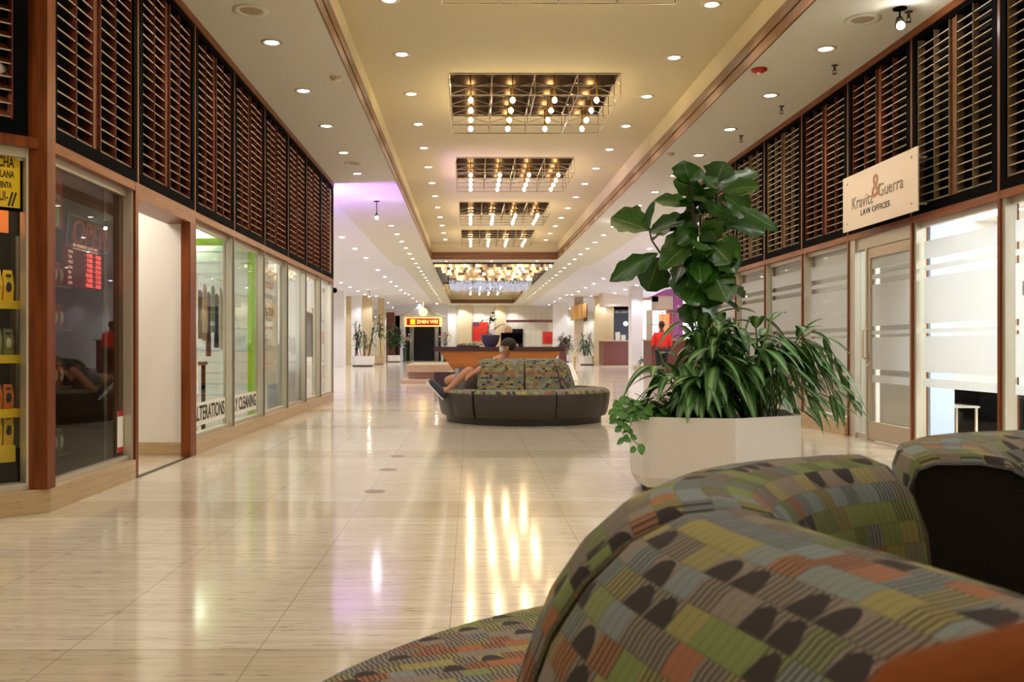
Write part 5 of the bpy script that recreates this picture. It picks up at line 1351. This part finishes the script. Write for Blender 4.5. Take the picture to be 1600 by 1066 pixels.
text('lettering', 'LASER HAIR', .09, (XL-.092, 12.12, 1.66), LEFT, 'greyink', t, .0005)
text('lettering', '(305)-372-09', .16, (XL-.092, 12.12, 1.45), LEFT, 'ink', t, .0005, sx=.8)
text('lettering', 'cleaning service', .09, (XL-.092, 12.12, 1.25), LEFT, 'red', t, .0005)
s = MB()
for k in range(9): s.box((XL-.094, 11.62, 1.14-k*.06), (XL-.092, 11.62+.5-(k % 3)*.08, 1.148-k*.06))
s.build('text_lines', 'greyink', t)
# interior of the left shops
t = thing('slatwall', 'pale slatted display wall inside the alterations shop', 'display wall', (-4.6, 12.6, 0))
s = MB().box((-6.4, 12.62, 0), (-2.76, 12.66, 2.55))
for k in range(16): s.box((-6.4, 12.605, .2+k*.15), (-2.76, 12.62, .325+k*.15))
s.build('panel', pm('slatwall_white', (222, 228, 232), .5), t)
t = thing('green_pillar', 'lime green pillar inside the dry cleaning window', 'pillar', (-2.82, 12.1, 0))
box((-2.88, 12.0, 0), (-2.76, 12.2, 2.3)).build('shaft', 'green', t)
box((-4.6, 12.3, 2.36), (-2.8, 12.5, 2.44)).build('green_fascia', 'green', t)
random.seed(17)
cl_mats = [pm('garment_%d' % i, c, .8, var=.3, vscale=20) for i, c in enumerate([(60, 48, 44), (180, 150, 120), (96, 60, 44), (120, 140, 110), (40, 44, 60), (200, 190, 176)])]
def garment(label, x, y, z, mi, grp, w=.28, h=.7):
    t = thing('hanging_garment', label, 'garment', (x, y, z), 0, grp)
    s = MB(); vs = []; K = 10
    lv = [(0, .05), (.05, .40), (.12, .5), (.3, .44), (.7, .47), (1, .52)]
    for (u, r) in lv:
        for k in range(K): a = 2*PI*k/K; vs.append((x+w*r*.35*math.sin(a), y+w*r*math.cos(a), z-h*u))
    fs = [(i*K+k, i*K+(k+1)%K, (i+1)*K+(k+1)%K, (i+1)*K+k) for i in range(len(lv)-1) for k in range(K)]+[tuple(range(K)), tuple(reversed(range((len(lv)-1)*K, len(lv)*K)))]
    s.add(vs, fs).build('cloth', cl_mats[mi], t, smooth=True)
    MB().tube([(x, y, z-.02), (x, y, z+.05), (x+.02, y, z+.07)], .005, 4).build('hanger', 'chrome', t)
for k in range(7): garment('garment hanging on the rail in the alterations window', -3.02, 10.36+k*.17, 1.72 if k % 2 else 1.64, k % 6, 'garments in the alterations window', .14, .55+.1*(k % 3))
for k in range(5): garment('garment hanging on the rail in the window past the poster', -2.86, 15.9+k*.19, 1.62, (k*2) % 6, 'garments in the far left window', .16, .8)
t = thing('garment_rail', 'chrome rail with garments in the alterations window', 'rail', (-3.02, 10.9, 0))
MB().tube([(-3.02, 10.25, 0), (-3.02, 10.25, 1.80), (-3.02, 11.5, 1.80), (-3.02, 11.5, 0)], .012, 6).build('rail', 'chrome', t)
t = thing('garment_rail', 'chrome rail with garments in the far left window', 'rail', (-2.86, 16.3, 0))
MB().tube([(-2.86, 15.75, 0), (-2.86, 15.75, 1.70), (-2.86, 16.85, 1.70), (-2.86, 16.85, 0)], .012, 6).build('rail', 'chrome', t)
for k, (y, hh) in enumerate(((10.55, .2), (10.95, .26))):
    t = thing('handbag', ('brown leather handbag on the shelf in the alterations window', 'larger brown leather handbag on the shelf in the alterations window')[k], 'bag', (-3.35, y, .82))
    MB().prism([(-3.42, y-.13), (-3.26, y-.13), (-3.26, y+.13), (-3.42, y+.13)], .82, .82+hh, 1.1).build('body', cl_mats[2], t, bevel=.02)
    MB().tube([(-3.34, y-.09, .82+hh), (-3.34, y-.05, .94+hh), (-3.34, y+.05, .94+hh), (-3.34, y+.09, .82+hh)], .008, 5).build('handle', cl_mats[0], t)
t = thing('display_table', 'dark low table inside the alterations window', 'table', (-3.4, 10.75, 0))
box((-3.6, 10.3, .78), (-3.2, 11.3, .82)).build('tabletop', 'mahog', t)
for x in (-3.58, -3.26):
    for y in (10.32, 11.24): box((x, y, 0), (x+.04, y+.04, .78)).build('leg', 'black', t)
t = thing('service_counter', 'pale blue and cream counter behind the poster window', 'counter', (-3.4, 14, 0))
box((-3.9, 13.2, 0), (-3.0, 14.6, 1.0)).build('body', 'blueglass', t); box((-3.95, 13.15, 1.0), (-2.95, 14.65, 1.04)).build('countertop', 'beige', t)
# drink shop window 1
t = thing('open_sign', 'unlit red neon OPEN sign in the dark shop window', 'neon sign', (XL-.19, 6.7, 1.86))
text('lettering', 'OPEN', .25, (XL-.19, 6.70, 1.79), LEFT, pm('dim_red_tube', (170, 60, 50), .4, emit=.1), t, .006, shear=.25, sx=1.0)
def frame_tube(y0, y1, z0, z1, x): return MB().tube([(x, y0, z0), (x, y0+.05, z1), (x, y1+.05, z1), (x, y1, z0), (x, y0, z0)], .006, 6)
frame_tube(6.29, 7.02, 1.69, 1.91, XL-.19).build('tube_border', pm('dim_blue_tube', (90, 110, 150), .4, emit=.08), t)
t = thing('hours_display', 'red lit business hours display board in the dark window', 'display sign', (XL-.21, 6.66, 1.42))
box((XL-.25, 6.36, 1.42), (XL-.215, 6.97, 1.72)).build('panel', pm('led_panel', (90, 8, 14), .4, emit=.06, ecol=(190, 14, 30)), t)
led = pm('led_red', (255, 90, 90), .4, emit=1.6, ecol=(255, 84, 84)); ledw = pm('led_label', (255, 214, 180), .4, emit=.5, ecol=(255, 200, 170))
text('lettering', 'BUSINESS HOURS', .055, (XL-.212, 6.665, 1.70), LEFT, ledw, t, .0005, bold=.001)
for k, (d_, h_) in enumerate((('MON', '- 9:00 - 10:00'), ('TUE', '- 9:00 - 10:00'), ('WED', '- 9:00 - 10:00'), ('THU', '- 9:00 - 02:00'), ('FRI', '10:00 - 12:00'), ('SAT', '- 9:00 - 11:00'), ('SUN', '10:00 - 10:00'))):
    text('lettering', d_, .030, (XL-.212, 6.375, 1.658-k*.036), LEFT, ledw, t, .0005, 'LEFT', sx=1.1)
    text('lettering', h_, .042, (XL-.212, 6.96, 1.658-k*.036), LEFT, led, t, .0005, 'RIGHT', sx=1.35)
t = thing('window_banner', 'red vertical banner at the left edge of the dark window', 'banner', (XL-.1, 5.92, 1.75))
box((XL-.105, 5.78, 1.76), (XL-.10, 6.03, 2.14)).build('cloth', 'red', t); box((XL-.099, 5.86, 1.77), (XL-.097, 5.98, 1.92)).build('white_patch', 'paper', t)
text('lettering', 'now', .06, (XL-.098, 5.94, 2.06), LEFT, 'paper', t, .0004); text('lettering', 'Hot', .07, (XL-.098, 5.94, 1.97), LEFT, 'paper', t, .0004)
shelfx = XL-.3
def pack(label, loc, rz, grp, wd, hh, mat, mat2, name='snack_pack'):
    t = thing(name, label, 'snack pack', loc, rz, grp, local=True)
    s = MB().add([(-wd/2, -.015, 0), (wd/2, -.015, 0), (wd/2, .015, 0), (-wd/2, .015, 0), (-wd/2, -.028, hh*.5), (wd/2, -.028, hh*.5), (wd/2, .028, hh*.5), (-wd/2, .028, hh*.5), (-wd*.42, -.006, hh), (wd*.42, -.006, hh), (wd*.42, .006, hh), (-wd*.42, .006, hh)],
        [(0, 3, 2, 1), (0, 1, 5, 4), (1, 2, 6, 5), (2, 3, 7, 6), (3, 0, 4, 7), (4, 5, 9, 8), (5, 6, 10, 9), (6, 7, 11, 10), (7, 4, 8, 11), (8, 9, 10, 11)])
    s.build('bag', mat, t)
    MB().ball((0, -.024, hh*.45), .5*wd, 10, (.62, .3, 1.1)).build('label_oval', mat2, t, smooth=True)
    MB().box((-wd*.25, -.022, hh*.78), (wd*.25, -.012, hh*.86)).build('brand_mark', 'ink', t)
    return t
yel = pm('yellow_foil', (246, 208, 40), .3); grn = pm('olive_jar', (126, 130, 76), .4); orn = pm('orange_foil', (226, 120, 40), .35)
# shelves behind the diagonal window
R45 = Matrix.Translation(C45)@Matrix.Rotation(PI/4, 4, 'Z')
def L45(x, y, z): return R45@Vector((x, y, z))
t = thing('display_shelf', 'yellow snack display shelf on black behind the corner window', 'shelf', C45, PI/4, local=True)
box((-1.2, .46, 0), (-.06, .49, 1.72)).build('back_panel', 'black', t)
box((-1.2, .49, 0), (-.06, .52, 2.5)).build('warm_panel', pm('warm_orange_panel', (224, 120, 50), .6, emit=.25), t)
for z in (.62, .95, 1.28): MB().box((-1.15, .2, z-.02), (-.09, .46, z)).box((-1.15, .185, z-.05), (-.09, .2, z+.0)).build('shelf_board', 'yellow', t)
box((-1.15, .2, .0), (-.09, .46, .38)).build('plinth', 'black', t)
box((-1.15, .19, .30), (-.12, .46, .40)).build('shelf_board', 'yellow', t)
for z, mat, mat2, hh, lb, grp in ((1.28, yel, 'ink', .19, 'yellow snack pack with dark oval on the top display shelf', 'snack packs on the top shelf'), (.95, grn, 'beige', .16, 'olive and beige pack on the second display shelf', 'packs on the second shelf'),
                                  (.62, orn, 'ink', .15, 'orange snack pack on the third display shelf', 'snack packs on the third shelf'), (.40, yel, 'navy', .20, 'yellow snack pack on the lowest display shelf', 'snack packs on the lowest shelf')):
    p0 = None
    for k in range(7):
        loc = L45(-.14-k*.066, .27, z)
        if p0 is None: p0 = pack(lb, loc, PI/4, grp, .058, hh, mat, mat2)
        else: dup(p0, loc)
ld = bpy.data.lights.new('shelf_lamp', 'AREA'); ld.energy = 5; ld.color = (1, .82, .6); ld.size = .5; lo = bpy.data.objects.new('shelf_lamp', ld); C.objects.link(lo); lo.location = L45(-.5, .25, 2.5)
t = thing('window_poster', 'yellow poster reading Chicha Venezolana venta aqui', 'poster', L45(-.25, .085, 1.81), PI/4, local=True)
box((-.185, 0, 0), (.135, .004, .36)).build('sheet', 'black', t); box((-.17, -.001, .02), (.12, .0, .34)).build('yellow_face', 'yellow', t)
for (s_, z, sz) in (('CHICHA', .285, .088), ('VENEZOLANA', .215, .060), ('VENTA  ', .150, .05), ('AQUI-   ', .082, .08)):
    text('lettering', s_, sz, (.085, -.002, z), FRONT, 'ink', t, .0004, 'RIGHT', sx=.5, bold=.0015)
s = MB()
for k in range(6):
    for sg in (-1, 1): s.ball((.085+sg*.010+.004*k-.02, -.002, .035+k*.014), .006, 6, (1, .3, 1.6))
s.build('wheat_emblem', 'ink', t)
MB().ball((.118, -.004, .335), .03, 10, (1, .15, 1)).build('round_sticker', 'paper', t, smooth=True)
# goods in the dark window (bay 1)
s0 = thing('goods_shelf', 'narrow shelf with red goods at the left edge of the dark window', 'shelf', (-2.76, 6.05, 0))
for z in (.30, .74, 1.12, 1.40): box((-2.86, 5.88, z-.015), (-2.67, 6.22, z)).build('shelf_board', 'alu_dark', s0)
MB().box((-2.88, 5.88, 0), (-2.86, 5.90, 1.7)).box((-2.88, 6.2, 0), (-2.86, 6.22, 1.7)).build('upright', 'alu_dark', s0)
redp = pm('red_packaging', (196, 30, 24), .35)
for z, lb in ((.30, 'lowest'), (.74, 'second'), (1.12, 'third'), (1.40, 'top')):
    p0 = None
    for k in range(3):
        loc = (-2.73, 5.97+k*.085, z)
        if p0 is None: p0 = pack('red and white snack pack on the %s narrow shelf of the dark window' % lb, loc, PI/2, 'packs on the %s narrow shelf' % lb, .07, .16, redp if lb != 'lowest' else grn, 'paper')
        else: dup(p0, loc)
t = thing('tube_light', 'thin white tube light under the dark shop ceiling', 'tube light', (-3.6, 7.6, 2.5))
MB().tube([(-3.3, 5.9, 2.50), (-3.3, 6.9, 2.50)], .012, 6).build('tube', pm('tube_glow', (255, 250, 240), .5, emit=4), t)
box((-3.33, 5.9, 2.515), (-3.27, 6.9, 2.6)).build('housing', 'alu', t)
for k, (y, z0) in enumerate(((6.93, .19),)):
    t = thing('notice', 'small red and white notice low in the dark window', 'notice', (XL-.065, y, z0))
    box((XL-.069, y-.05, z0+.02), (XL-.066, y+.06, z0+.33)).build('sheet', 'paper', t); 
    for q in (.29, .02): box((XL-.0655, y-.05, z0+q), (XL-.065, y+.06, z0+q+.04)).build('red_band', 'red', t)
t = thing('camera_dome', 'small black security camera at the end of the left wall', 'camera', (XL-.2, YW+.1, 2.05))
MB().ball((XL+.02, YW+.08, 2.05), .05, 10).box((XL-.05, YW-.02, 2.04), (XL+.02, YW+.08, 2.06)).build('body', 'black', t, smooth=True)
